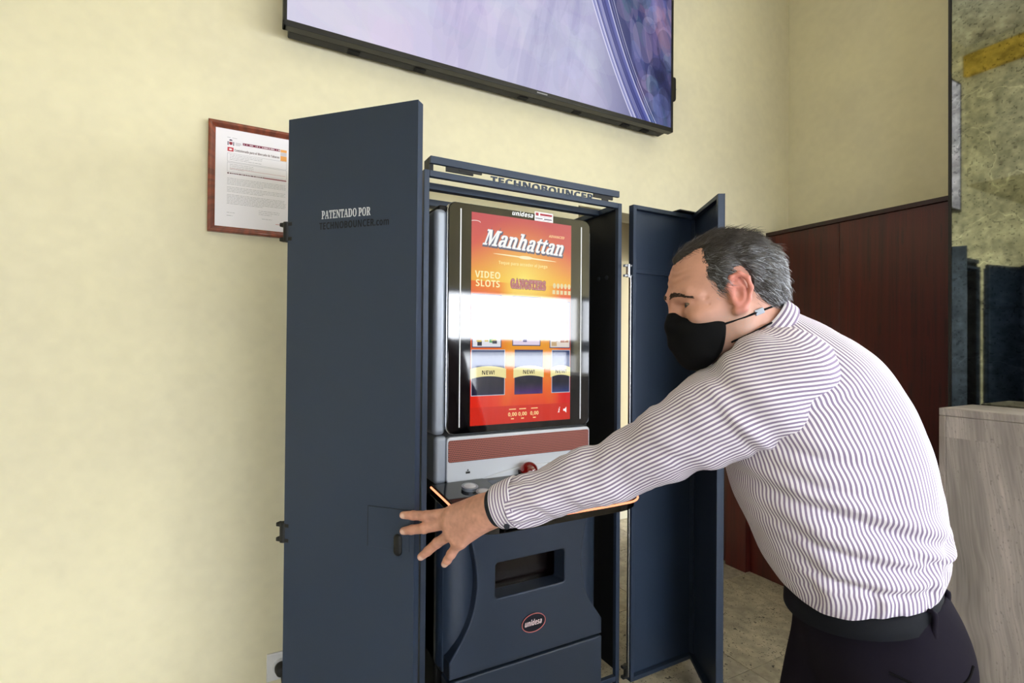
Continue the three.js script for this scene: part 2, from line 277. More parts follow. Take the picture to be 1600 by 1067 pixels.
  const pg = new THREE.PlaneGeometry(W - 2 * f + 0.002, H - 2 * f + 0.002); pg.translate(0, H / 2, 0.0085);
  mesh('printed_sheet', pg, std({ map: pic, roughness: 0.8 }), t);
  mesh('backing_board', box(-W / 2 + 0.01, W / 2 - 0.01, 0.01, H - 0.01, 0.001, 0.007), std({ color: 0x6b5a48, roughness: 0.9 }), t);
}

// ---------------------------------------------------------------- wall socket and plug
{
  const t = thing('wall_socket', 'white double wall socket low on the cream wall', 'socket', [0.156, 0.185, 0.001]);
  const white = std({ color: 0xd9dade, roughness: 0.35 });
  mesh('plate', box(-0.043, 0.12, 0, 0.09, 0, 0.009, 0.003), white, t);
  for (const x of [0, 0.077]) mesh('socket_ring', [new THREE.CylinderGeometry(0.024, 0.026, 0.008, 28).rotateX(Math.PI / 2).translate(x, 0.045, 0.0125)], std({ color: 0xc6c8ce, roughness: 0.4 }), t);
  const p = thing('power_plug', 'black power plug and cord in the wall socket', 'plug', [0.156, 0.23, 0.019]);
  const rub = std({ color: 0x0d0d0f, roughness: 0.6 });
  mesh('plug_body', new THREE.LatheGeometry([[0.0001, 0], [0.0195, 0], [0.02, 0.012], [0.017, 0.03], [0.012, 0.036], [0.0001, 0.037]].map(([x, y]) => new THREE.Vector2(x, y)), 24).rotateX(Math.PI / 2), rub, p);
  mesh('cord', tube([[0, 0, 0.02], [0.002, -0.03, 0.034], [0.012, -0.12, 0.03], [0.05, -0.215, 0.03], [0.2, -0.226, 0.05], [0.35, -0.226, 0.06]], 0.0035, 50, 8), rub, p);
}

// ---------------------------------------------------------------- security cabinet with folding doors
const steelBump = dataTex(256, 256, (u, v) => { const n = 120 + 100 * (fbm(u, v, 64, 64, 2, 201) - 0.5); return [n, n, n]; }, false); steelBump.repeat.set(8, 8);
M.steel = std({ color: 0x2c394e, roughness: 0.46, metalness: 0.25, bumpMap: steelBump, bumpScale: 0.0002 });
M.steelDark = std({ color: 0x161d28, roughness: 0.5, metalness: 0.2, bumpMap: steelBump, bumpScale: 0.0002 });
M.blackSteel = std({ color: 0x0d0f13, roughness: 0.55, metalness: 0.2 });
M.chrome = std({ color: 0xc9ccd2, roughness: 0.25, metalness: 1 });
const FZ = 0.35, TOPY = 1.851;
const cab = thing('security_cabinet', 'dark blue steel security cabinet with folding doors standing open', 'cabinet', [0.92, 0, 0.2]);
{
  const X0 = 0.522 - 0.92, X1 = 1.314 - 0.92, zf = FZ - 0.2, zb = 0.02 - 0.2, P = 0.018;
  const S = M.steel;
  for (const x of [X0, X1 - P]) for (const z of [zf - P, zb]) {
    mesh('post', box(x, x + P, 0.02, TOPY, z, z + P, 0.002), S, cab);
    mesh('foot', [new THREE.CylinderGeometry(0.012, 0.016, 0.02, 16).translate(x + P / 2, 0.01, z + P / 2)], M.blackSteel, cab);
  }
  mesh('top_rail', box(X0 + P, X1 - P, TOPY - 0.02, TOPY, zf - P, zf, 0.002), S, cab);
  mesh('top_rail', box(X0 + P, X1 - P, TOPY - 0.022, TOPY, 0.0, 0.03, 0.002), S, cab);
  mesh('top_rail', box(X0 + P, X1 - P, TOPY - 0.03, TOPY - 0.006, zb, zb + 0.04, 0.002), S, cab);
  for (const x of [X0, X1 - P]) mesh('side_rail', box(x, x + P, TOPY - 0.02, TOPY, zb + P, zf - P, 0.002), S, cab);
  for (const x of [X0 + 0.002, X1 - 0.006]) mesh('side_panel', box(x, x + 0.004, 0.06, TOPY - 0.02, zb + P, zf - P), M.blackSteel, cab);
  mesh('bottom_rail', box(X0 + P, X1 - P, 0.03, 0.05, zf - P, zf, 0.002), S, cab);
  for (const [y, z] of [[1.575, 0.02], [1.575, 0.07]]) mesh('knob', new THREE.SphereGeometry(0.008, 14, 10).scale(0.6, 1, 1).translate(X1 - 0.009, y, z), M.steelDark, cab);
  // crown: a flat bar carried on two brackets, with cut-out lettering under it
  const crown = mesh('crown_bar', box(X0 + 0.02, X1 - 0.012, 1.873, 1.897, zf - 0.012, zf, 0.002), S, cab);
  mesh('crown_bracket', [box(X0 + 0.075, X0 + 0.17, 1.858, 1.874, zf - 0.012, zf - 0.006), box(X0 + 0.12, X0 + 0.2, 1.865, 1.874, zf - 0.009, zf - 0.004), box(X0 + 0.02, X0 + 0.034, TOPY - 0.01, 1.896, zf - 0.06, zf - 0.012)], M.blackSteel, crown);
  mesh('crown_bracket', [box(X1 - 0.13, X1 - 0.04, 1.86, 1.874, zf - 0.012, zf - 0.006), box(X1 - 0.09, X1 - 0.06, TOPY - 0.01, 1.874, zf - 0.012, zf - 0.008)], M.blackSteel, crown);
  mesh('cutout_lettering', text('TECHNOBOUNCER', FONT, 0.0235, 0.425, 0.004).translate(0.045, 1.8425, zf - 0.003), S, crown);

  // ---- folding door leaves
  // a leaf runs from pivot a to end b (cabinet coordinates); its flat outer face looks to the right of a->b when side = 1
  function leaf(a, b, y0, y1, side, label) {
    const dx = b[0] - a[0], dz = b[1] - a[1], w = Math.hypot(dx, dz), T = 0.022, r = 0.016, s = side;
    const g = new THREE.Group(); g.name = 'door_leaf'; g.position.set(a[0], 0, a[1]); g.rotation.y = Math.atan2(-dz, dx); cab.add(g); if (label) g.userData.label = label;
    const z = (p, q) => s > 0 ? [p, q] : [-q, -p];
    mesh('panel', box(0, w, y0, y1, ...z(0, 0.003)), M.steel, g);
    const [f0, f1] = z(-T, 0);
    mesh('stile', box(0, r, y0, y1, f0, f1, 0.0015), M.steel, g); mesh('stile', box(w - r, w, y0, y1, f0, f1, 0.0015), M.steel, g);
    mesh('rail', box(r, w - r, y0, y0 + r, f0, f1, 0.0015), M.steel, g); mesh('rail', box(r, w - r, y1 - r, y1, f0, f1, 0.0015), M.steel, g);
    mesh('crossbar', box(r, w - r, 1.585, 1.601, ...z(-0.014, 0), 0.0015), M.steel, g);
    mesh('inner_sheet', box(r, w - r, y0 + r, y1 - r, ...z(-0.002, 0)), M.steel, g);
    return { g, w, z };
  }
  const C = (x, z) => [x - 0.92, z - 0.2];
  const hingeAt = (g, x, y, z, mat, R = 0.009) => mesh('hinge', [new THREE.CylinderGeometry(R, R, 0.05, 14).translate(x, y, z), box(x - 0.02, x + 0.02, y - 0.024, y - 0.014, z - 0.008, z + 0.008, 0.002), box(x - 0.02, x + 0.02, y + 0.014, y + 0.024, z - 0.008, z + 0.008, 0.002)], mat, g);
  // right pair
  const r1 = leaf(C(1.343, 0.36), C(1.69, 0.357), 0.03, 1.845, -1);
  const r2 = leaf(C(1.70, 0.352), C(1.524, 0.648), 0.03, 1.845, -1);
  mesh('top_plate', box(r1.w - 0.13, r1.w + 0.01, 1.8455, 1.8495, -0.004, 0.05), M.blackSteel, r1.g);
  // left pair
  const l1 = leaf(C(0.495, 0.366), C(0.129, 0.438), 0.03, 1.865, 1);
  const l2 = leaf(C(0.126, 0.447), C(0.383, 0.719), 0.03, 1.88, 1, 'outer leaf with stencilled lettering and a lock plate');
  for (const y of [1.591, 0.816]) hingeAt(l2.g, -0.006, y, -0.004, M.blackSteel, 0.011);
  for (const y of [1.591, 0.83, 0.07]) { hingeAt(l1.g, 0.006, y, 0.006, y > 1 ? M.chrome : M.blackSteel); hingeAt(r1.g, -0.012, y, 0.008, y > 1 ? M.chrome : M.blackSteel); }
  for (const y of [1.7, 0.15]) hingeAt(r2.g, 0.0, y, -0.004, M.blackSteel, 0.007);
  for (const [g, x, z] of [[l1.g, 0.012, 0.012], [l1.g, -0.004, 0.01], [r1.g, -0.006, 0.014]]) mesh('hinge_rod', rod([x, 0.05, z], [x, 1.57, z], 0.0035), M.chrome, g);
  mesh('hinge_channel', box(-0.012, 0.004, 0.04, 1.84, -0.006, 0.006, 0.001), M.steel, l1.g);
  // lettering and lock on the flat face of the left outer leaf
  const face = 0.0034, W = l2.w;
  M.stencil = std({ color: 0xc9cdd4, roughness: 0.6 });
  mesh('stencil_lettering', text('PATENTADO POR', SERIF, 0.0205, 0.142, 0.0004).translate(W * 0.47, 1.6155, face), M.stencil, l2.g);
  mesh('cut_lettering', text('TECHNOBOUNCER.com', FONT, 0.0175, 0.2, 0.0003).translate(W * 0.53, 1.589, face), std({ color: 0x11161e, roughness: 0.9 }), l2.g);
  const lock = mesh('lock_plate', box(W - 0.125, W - 0.012, 0.815, 0.912, 0.003, 0.0042, 0.0005), M.steel, l2.g);
  mesh('plate_rim', [box(W - 0.125, W - 0.012, 0.9117, 0.9125, 0.003, 0.0052), box(W - 0.1256, W - 0.1246, 0.815, 0.912, 0.003, 0.0048)], M.steelDark, lock);
  mesh('lock_cylinder', [new THREE.CapsuleGeometry(0.011, 0.03, 6, 14).scale(1, 1, 0.5).translate(W - 0.042, 0.828, 0.005)], M.blackSteel, lock);
}

// ---------------------------------------------------------------- slot machine
{
  const t = thing('slot_machine', 'upright slot machine with a lit portrait screen inside the cabinet', 'machine', [0.92, 0, 0.2]);
  const X = (x) => x - 0.92, Z = (z) => z - 0.2;
  M.silver = phys({ color: 0x9aa2b0, roughness: 0.45, metalness: 0.35, clearcoat: 0.3 });
  M.silverLight = phys({ color: 0xc9ced8, roughness: 0.4, metalness: 0.15, clearcoat: 0.3 });
  M.blueGrey = phys({ color: 0x323e52, roughness: 0.36, metalness: 0.25, clearcoat: 0.35, clearcoatRoughness: 0.3 });
  M.gloss = phys({ color: 0x060608, roughness: 0.05, ior: 1.65 });
  M.matBlack = std({ color: 0x0a0b0d, roughness: 0.6 });
  mesh('body', box(X(0.605), X(1.228), 0.02, 1.775, Z(0.045), Z(0.255), 0.01), M.matBlack, t);
  mesh('side_trim', box(X(0.587), X(0.632), 1.0, 1.757, Z(0.12), Z(0.272), 0.018), M.silver, t);
  mesh('side_trim', box(X(0.592), X(0.64), 0.838, 0.998, Z(0.12), Z(0.272), 0.016), M.silver, t);
  mesh('side_trim', box(X(1.2), X(1.236), 1.0, 1.757, Z(0.12), Z(0.262), 0.016), M.silver, t);
  mesh('screen_rim', extrude(rrect(X(0.629), 1.0, X(1.216), 1.786, 0.032), 0.014, 0.003).translate(0, 0, Z(0.257)), M.chrome, t);
  const glass = mesh('screen_glass', extrude(rrect(X(0.632), 1.003, X(1.213), 1.783, 0.029), 0.022, 0.002).translate(0, 0, Z(0.258)), M.gloss, t);
  const zs = Z(0.2823);
  mesh('light_line', box(X(0.673), X(0.677), 1.025, 1.763, zs - 0.001, zs + 0.0006), std({ color: 0xdfe2e8, roughness: 0.4 }), glass);
  mesh('light_line', box(X(1.170), X(1.174), 1.025, 1.757, zs - 0.001, zs + 0.0006), std({ color: 0xdfe2e8, roughness: 0.4 }), glass);
  const art = canvasTex(824, 1464, (c, w, h) => {
    let g = c.createLinearGradient(0, 0, 0, h); [[0, '#c8485a'], [0.14, '#d85a54'], [0.24, '#e88a4c'], [0.3, '#efa63a'], [0.62, '#f0a022'], [0.78, '#ee7a1c'], [0.9, '#e84a1c'], [1, '#d8281c']].forEach(([a, b]) => g.addColorStop(a, b)); c.fillStyle = g; c.fillRect(0, 0, w, h);
    g = c.createRadialGradient(w * 0.5, h * 0.3, 10, w * 0.5, h * 0.3, w * 0.55); g.addColorStop(0, 'rgba(255,236,120,0.95)'); g.addColorStop(1, 'rgba(255,200,60,0)'); c.fillStyle = g; c.fillRect(0, 0, w, h);
    // red flanks at the sides of the lower part
    g = c.createLinearGradient(0, 0, w, 0); g.addColorStop(0, 'rgba(226,38,24,1)'); g.addColorStop(0.26, 'rgba(232,60,24,0.9)'); g.addColorStop(0.4, 'rgba(240,150,20,0)'); g.addColorStop(0.72, 'rgba(240,150,20,0)'); g.addColorStop(0.9, 'rgba(222,30,26,0.95)'); g.addColorStop(1, 'rgba(214,24,30,1)'); c.fillStyle = g; c.fillRect(0, h * 0.8, w, h * 0.2);
    c.fillStyle = g; c.globalAlpha = 0.5; c.fillRect(0, h * 0.32, w, h * 0.48); c.globalAlpha = 1;
    c.save(); c.translate(w * 0.5, h * 0.155); c.transform(1, 0.04, -0.18, 1, 0, 0); c.font = 'italic bold 150px serif'; c.textAlign = 'center'; c.lineWidth = 16; c.strokeStyle = '#5a5a74'; c.strokeText('Manhattan', 6, 8, w * 0.8); c.lineWidth = 6; c.strokeStyle = '#cfd8e8'; c.strokeText('Manhattan', 0, 0, w * 0.8); c.fillStyle = '#ffffff'; c.fillText('Manhattan', 0, 0, w * 0.8); c.restore();
    c.textAlign = 'center'; c.fillStyle = '#ffd9a0'; c.font = 'italic bold 26px sans-serif'; c.fillText('ADVANCED', w * 0.84, h * 0.075);
    c.fillStyle = '#fff2c8'; c.beginPath(); c.ellipse(w * 0.52, h * 0.19, w * 0.32, 5, 0.03, 0, 7); c.fill(); c.beginPath(); c.ellipse(w * 0.52, h * 0.19, 60, 12, 0, 0, 7); c.fill();
    c.fillStyle = '#ffe9a0'; c.font = 'bold 30px sans-serif'; c.fillText('Toque para acceder al juego', w * 0.5, h * 0.232, w * 0.5);
    c.fillStyle = '#fff3b8'; c.font = 'bold 66px sans-serif'; c.fillText('VIDEO', w * 0.155, h * 0.305, w * 0.3); c.fillText('SLOTS', w * 0.155, h * 0.346, w * 0.3);
    c.font = 'bold 84px serif'; c.lineWidth = 14; c.strokeStyle = '#7c3038'; c.strokeText('GANGSTERS', w * 0.55, h * 0.342, w * 0.36); c.lineWidth = 5; c.strokeStyle = '#f2c8c8'; c.strokeText('GANGSTERS', w * 0.55, h * 0.342, w * 0.36); c.fillStyle = '#b0485a'; c.fillText('GANGSTERS', w * 0.55, h * 0.342, w * 0.36);
    c.fillStyle = '#e8d8a8'; c.font = 'bold 54px serif'; for (let i = 0; i < 5; i++) { c.beginPath(); c.ellipse(w * (0.82 + i * 0.04), h * 0.318, 13, 20, 0, 0, 7); c.fill(); c.fillRect(w * (0.8 + i * 0.042), h * 0.34, 24, 30); }
    c.strokeStyle = '#fff'; c.lineWidth = 4; c.beginPath(); c.ellipse(w * 0.02, h * 0.05, 50, 16, -0.15, 3.3, 6.4); c.stroke();
    const card = (x0, x1, a, b, seedCols) => { c.fillStyle = '#30406c'; c.fillRect(x0 - 6, h * a - 6, x1 - x0 + 12, h * (b - a) + 12); c.fillStyle = seedCols[0]; c.fillRect(x0, h * a, x1 - x0, h * (b - a)); let s = 9 + x0 | 0; const r = () => { s = (s * 1664525 + 1013904223) >>> 0; return s / 4294967296; }; for (let i = 0; i < 34; i++) { c.fillStyle = seedCols[1 + (r() * (seedCols.length - 1) | 0)]; const bw = 12 + r() * 34; c.fillRect(x0 + 8 + r() * (x1 - x0 - bw - 14), h * a + 8 + r() * (h * (b - a) - 44), bw, 10 + r() * 24); } };
    card(16, w * 0.28, 0.385, 0.48, ['#bcd8d8', '#88b8c0', '#d8e0a0', '#d0b058', '#5878a8', '#9cd0c0']);
    card(w * 0.4, w * 0.67, 0.385, 0.62, ['#e6d6ea', '#8a4aa0', '#f6f0f8', '#d89ab8', '#4a3a78', '#f0c8a0']);
    card(16, w * 0.28, 0.5, 0.63, ['#e8e8ee', '#60a868', '#d86868', '#5078c0', '#d8c050', '#404048']);
    card(w * 0.78, w - 10, 0.4, 0.63, ['#e8dcd0', '#c8a878', '#a86848', '#f4ecd8']);
    const bay = (x0, x1, col, col2) => { let q = c.createLinearGradient(0, h * 0.64, 0, h * 0.86); q.addColorStop(0, '#1c2c5c'); q.addColorStop(0.35, '#24407c'); q.addColorStop(0.5, '#121633'); q.addColorStop(0.75, '#0c0c22'); q.addColorStop(1, col); c.fillStyle = q; c.fillRect(x0, h * 0.645, x1 - x0, h * 0.215); c.strokeStyle = col2; c.lineWidth = 5; c.strokeRect(x0, h * 0.645, x1 - x0, h * 0.215); c.fillStyle = '#f2e6a0'; c.beginPath(); c.moveTo(x0 - 12, h * 0.735); c.quadraticCurveTo((x0 + x1) / 2, h * 0.708, x1 + 12, h * 0.735); c.lineTo(x1 + 12, h * 0.782); c.quadraticCurveTo((x0 + x1) / 2, h * 0.758, x0 - 12, h * 0.782); c.fill(); c.fillStyle = '#20160c'; c.font = 'bold 40px sans-serif'; c.fillText('NEW!', (x0 + x1) / 2, h * 0.762); };
    bay(8, w * 0.32, '#141438', '#c8d0e0'); bay(w * 0.42, w * 0.7, '#4a1870', '#3a2a5c'); bay(w * 0.8, w - 6, '#30407c', '#b8c8d8');
    c.fillStyle = 'rgba(210,40,24,0.9)'; c.fillRect(0, h * 0.915, w, h * 0.085);
    for (const k of [0.4, 0.5, 0.62]) { c.fillStyle = '#ffe7a0'; c.fillRect(w * k - 28, h * 0.93, 56, 7); c.font = 'bold 38px sans-serif'; c.fillText('0,00', w * k, h * 0.966, 72); c.fillRect(w * k - 12, h * 0.976, 24, 8); }
    c.fillStyle = '#fff'; c.font = 'italic bold 52px serif'; c.fillText('i', w * 0.875, h * 0.962); c.beginPath(); c.moveTo(w * 0.925, h * 0.945); c.lineTo(w * 0.94, h * 0.945); c.lineTo(w * 0.96, h * 0.935); c.lineTo(w * 0.96, h * 0.966); c.lineTo(w * 0.94, h * 0.956); c.lineTo(w * 0.925, h * 0.956); c.fill();
  });
  const dg = new THREE.PlaneGeometry(0.411, 0.73); dg.translate(X(0.9195), 1.392, zs + 0.0004);
  mesh('display_screen', dg, phys({ color: 0x050505, roughness: 0.04, ior: 1.65, emissive: 0xffffff, emissiveMap: art, emissiveIntensity: 0.75 }), t);
  const sl = new THREE.RectAreaLight(0xff9a60, 0.12, 0.411, 0.73); sl.position.set(0.9195, 1.392, 0.286); sl.lookAt(0.9195, 1.392, 3); sl.name = 'display_glow'; scene.add(sl);
  mesh('maker_mark', text('unidesa', FONT, 0.0165, 0.085, 0.0005).applyMatrix4(new THREE.Matrix4().makeShear(0, 0, 0.2, 0, 0, 0)).translate(X(0.913), 1.7655, zs), std({ color: 0xeceef2, roughness: 0.5 }), glass);
  const st = canvasTex(256, 112, (c, w, h) => { c.fillStyle = '#f4f0f4'; c.fillRect(0, 0, w, h); c.fillStyle = '#a02838'; c.fillRect(14, 12, 40, 36); c.fillRect(74, 16, 168, 26); c.fillStyle = '#b8a8b4'; c.fillRect(74, 52, 150, 8); c.fillStyle = '#584858'; c.fillRect(10, 74, 100, 12); c.fillRect(130, 74, 110, 14); c.fillStyle = '#a898a8'; c.fillRect(10, 94, 200, 6); });
  const sg = new THREE.PlaneGeometry(0.079, 0.033); sg.translate(X(1.003), 1.774, zs + 0.0008); mesh('licence_sticker', sg, std({ map: st, roughness: 0.6 }), glass);
  // speaker grille and silver console strip
  const perf = dataTex(256, 256, (u, v) => { const n = 16, row = Math.floor(v * n), a = ((u * n + (row % 2) * 0.5) % 1) - 0.5, b = ((v * n) % 1) - 0.5, d = Math.hypot(a, b); const k = d < 0.3 ? 0.25 : 1; return [158 * k, 92 * k, 82 * k]; }); perf.repeat.set(10, 10);
  mesh('console_strip', extrude(rrect(X(0.634), 0.838, X(1.222), 0.993, 0.016), 0.02, 0.004).translate(0, 0, Z(0.252)), M.silverLight, t);
  mesh('speaker_grille', metreUV(extrude(rrect(X(0.639), 0.908, X(1.216), 0.982, 0.008), 0.006, 0.0015).translate(0, 0, Z(0.2705))), std({ map: perf, roughness: 0.5, metalness: 0.3 }), t);
  const mk = new THREE.Shape(); mk.moveTo(-0.008, 0); mk.lineTo(0.008, 0); mk.lineTo(0.008, 0.007); mk.lineTo(-0.008, 0.007); const mk2 = new THREE.Shape(); mk2.moveTo(-0.004, 0.009); mk2.lineTo(0.004, 0.009); mk2.lineTo(0, 0.016);
  mesh('ticket_symbol', new THREE.ShapeGeometry([mk, mk2]).translate(X(0.711), 0.866, Z(0.2768)), M.matBlack, t);
  const sw = new THREE.Shape(); sw.moveTo(0, 0.004); sw.quadraticCurveTo(0.1, 0.03, 0.2, 0.034); sw.lineTo(0.46, 0.036); sw.lineTo(0.46, 0); sw.lineTo(0, 0); mesh('console_swell', extrude(sw, 0.01, 0.004).translate(X(0.76), 0.838, Z(0.268)), M.silverLight, t);
  // button deck, sloping to the front
  const deckS = new THREE.Shape(); { const w0 = 0.318, w1 = 0.306; deckS.moveTo(-w0, 0); deckS.lineTo(w0, 0); deckS.lineTo(w1, 0.24); deckS.quadraticCurveTo(w1 - 0.008, 0.31, w1 - 0.1, 0.312); deckS.lineTo(-w1 + 0.1, 0.312); deckS.quadraticCurveTo(-w1 + 0.008, 0.31, -w1, 0.24); }
  const tilt = Math.PI / 2 + 0.125, put = (g) => g.scale(1.015, 1.04, 1).rotateX(tilt).translate(X(0.904), 0.84, Z(0.272));
  const deck = mesh('button_deck', put(extrude(deckS, 0.03, 0.004)), M.gloss, t);
  const outl = deckS.getSpacedPoints(120).map((p) => [p.x * 1.006, Math.max(p.y, 0.0) * 1.006, 0.004]);
  const led = outl.filter((p) => p[1] > 0.004); led.sort((a, b) => Math.atan2(a[1] - 0.1, a[0]) < Math.atan2(b[1] - 0.1, b[0]) ? -1 : 1);
  const ledPts = []; { const n = 60; for (let i = 0; i <= n; i++) { const s = i / n; ledPts.push(s); } }
  const path = new THREE.CatmullRomCurve3([[-0.319, 0.004], [-0.313, 0.12], [-0.308, 0.235], [-0.298, 0.285], [-0.262, 0.309], [-0.2, 0.315], [0, 0.315], [0.2, 0.315], [0.262, 0.309], [0.298, 0.285], [0.308, 0.235], [0.313, 0.12], [0.319, 0.004]].map(([x, y]) => V(x, y, 0.005)), false, 'centripetal');
  mesh('led_strip', put(new THREE.TubeGeometry(path, 120, 0.0034, 8)), std({ color: 0x331008, emissive: 0xff9a70, emissiveIntensity: 1.6 }), deck);
  mesh('deck_plate', put(box(-0.13, 0.14, 0.03, 0.26, -0.0045, 0.0015, 0.002)), M.blueGrey, deck);
  for (const [x, y] of [[-0.215, 0.075], [-0.19, 0.13], [-0.16, 0.19]]) { const b = mesh('button', put(new THREE.CylinderGeometry(0.025, 0.027, 0.014, 28).rotateX(Math.PI / 2).translate(x, y, -0.008)), M.silver, deck); mesh('button_cap', put(new THREE.SphereGeometry(0.021, 20, 10, 0, 7, 0, 1.2).scale(1, 0.3, 1).rotateX(-Math.PI / 2).translate(x, y, -0.013)), M.silverLight, b); }
  const knob = mesh('start_knob', put(new THREE.CylinderGeometry(0.034, 0.038, 0.02, 30).rotateX(Math.PI / 2).translate(0.03, 0.03, -0.01)), M.matBlack, deck);
  mesh('knob_dome', put(new THREE.SphereGeometry(0.031, 26, 16).scale(1, 1, 0.9).translate(0.03, 0.03, -0.026)), phys({ color: 0x140406, roughness: 0.12, clearcoat: 1, emissive: 0xff2010, emissiveIntensity: 0.08 }), knob);
  // lower front: waisted door with a pay-out window, wings behind, kick panel
  const fx = [X(0.600), X(1.226)], cxm = (fx[0] + fx[1]) / 2;
  const half = (sx) => { const pts = [[0.238, 0.79], [0.243, 0.72], [0.222, 0.64], [0.208, 0.56], [0.209, 0.5], [0.224, 0.43], [0.252, 0.37], [0.283, 0.325], [0.300, 0.3]]; return pts.map(([a, b]) => new THREE.Vector2(cxm + sx * a, b)); };
  const ds = new THREE.Shape(); const R = half(1), L = half(-1).reverse();
  ds.moveTo(L[0].x, 0.245); ds.lineTo(L[0].x, L[0].y); ds.splineThru(L.slice(1)); ds.lineTo(R[0].x, R[0].y); ds.splineThru(R.slice(1)); ds.lineTo(R.at(-1).x, 0.245); ds.lineTo(L[0].x, 0.245);
  const hole = new THREE.Path(); { const q = rrect(X(0.773), 0.468, X(1.046), 0.584, 0.01).getPoints(8); hole.setFromPoints(q); } ds.holes.push(hole);
  const door = mesh('lower_door', extrude(ds, 0.06, 0.005, 3, 40).translate(0, 0, Z(0.305)), M.blueGrey, t);
  mesh('payout_tray', [box(X(0.76), X(1.06), 0.455, 0.6, Z(0.27), Z(0.276)), box(X(0.765), X(1.055), 0.455, 0.463, Z(0.275), Z(0.355)), box(X(0.765), X(1.055), 0.59, 0.6, Z(0.275), Z(0.33))], phys({ color: 0x0c0405, roughness: 0.25 }), door);
  for (const s of [-1, 1]) {                                             // bulging wings that show in the waist of the door
    const g = new THREE.CylinderGeometry(0.078, 0.078, 0.56, 40, 1, false).scale(1, 1, 0.75).translate(cxm + s * 0.238, 0.54, Z(0.283)); mesh('wing', g, M.blueGrey, t);
  }
  for (const s of [-1, 1]) mesh('side_fairing', box(cxm + s * 0.29 - 0.018, cxm + s * 0.29 + 0.018, 0.24, 0.8, Z(0.1), Z(0.318), 0.012), M.blueGrey, t);
  mesh('kick_panel', extrude(rrect(fx[0] + 0.012, 0.02, fx[1] - 0.012, 0.236, 0.006), 0.06, 0.005, 3).translate(0, 0, Z(0.305)), M.blueGrey, t);
  const badge = mesh('oval_badge', new THREE.CylinderGeometry(1, 1, 0.004, 48).rotateX(Math.PI / 2).scale(0.047, 0.0315, 1).translate(X(0.918), 0.357, Z(0.372)), std({ color: 0x141828, roughness: 0.3 }), door);
  { const e = new THREE.EllipseCurve(0, 0, 0.046, 0.0305, 0, 2 * Math.PI).getPoints(60).map((p) => V(X(0.918) + p.x, 0.357 + p.y, Z(0.3745))); mesh('badge_rim', new THREE.TubeGeometry(new THREE.CatmullRomCurve3(e), 90, 0.0014, 6), std({ color: 0xd87878, roughness: 0.4 }), badge); }
  mesh('badge_lettering', text('unidesa', FONT, 0.019, 0.066, 0.0008).applyMatrix4(new THREE.Matrix4().makeShear(0, 0, 0.2, 0, 0, 0)).translate(X(0.915), 0.349, Z(0.3742)), std({ color: 0xf0d8dc, roughness: 0.4 }), badge);
}

// ---------------------------------------------------------------- distance fields and surface nets, for the figure
const smin = (a, b, k) => { const h = Math.max(k - Math.abs(a - b), 0) / k; return Math.min(a, b) - h * h * k * 0.25; };
const smax = (a, b, k) => -smin(-a, -b, k);
function cap(p, a, b, ra, rb) { const bx = b[0] - a[0], by = b[1] - a[1], bz = b[2] - a[2], px = p[0] - a[0], py = p[1] - a[1], pz = p[2] - a[2]; const h = clamp((px * bx + py * by + pz * bz) / (bx * bx + by * by + bz * bz)); return Math.hypot(px - bx * h, py - by * h, pz - bz * h) - (ra + (rb - ra) * h); }
function ell(p, c, r) { const x = p[0] - c[0], y = p[1] - c[1], z = p[2] - c[2]; const k0 = Math.hypot(x / r[0], y / r[1], z / r[2]), k1 = Math.hypot(x / (r[0] * r[0]), y / (r[1] * r[1]), z / (r[2] * r[2])); return k1 < 1e-9 ? -Math.min(...r) : k0 * (k0 - 1) / k1; }
const sph = (p, c, r) => Math.hypot(p[0] - c[0], p[1] - c[1], p[2] - c[2]) - r;
function chain(p, pts, k) { let d = 1e9; for (let i = 0; i < pts.length - 1; i++) d = smin(d, cap(p, pts[i], pts[i + 1], pts[i][3], pts[i + 1][3]), k); return d; }
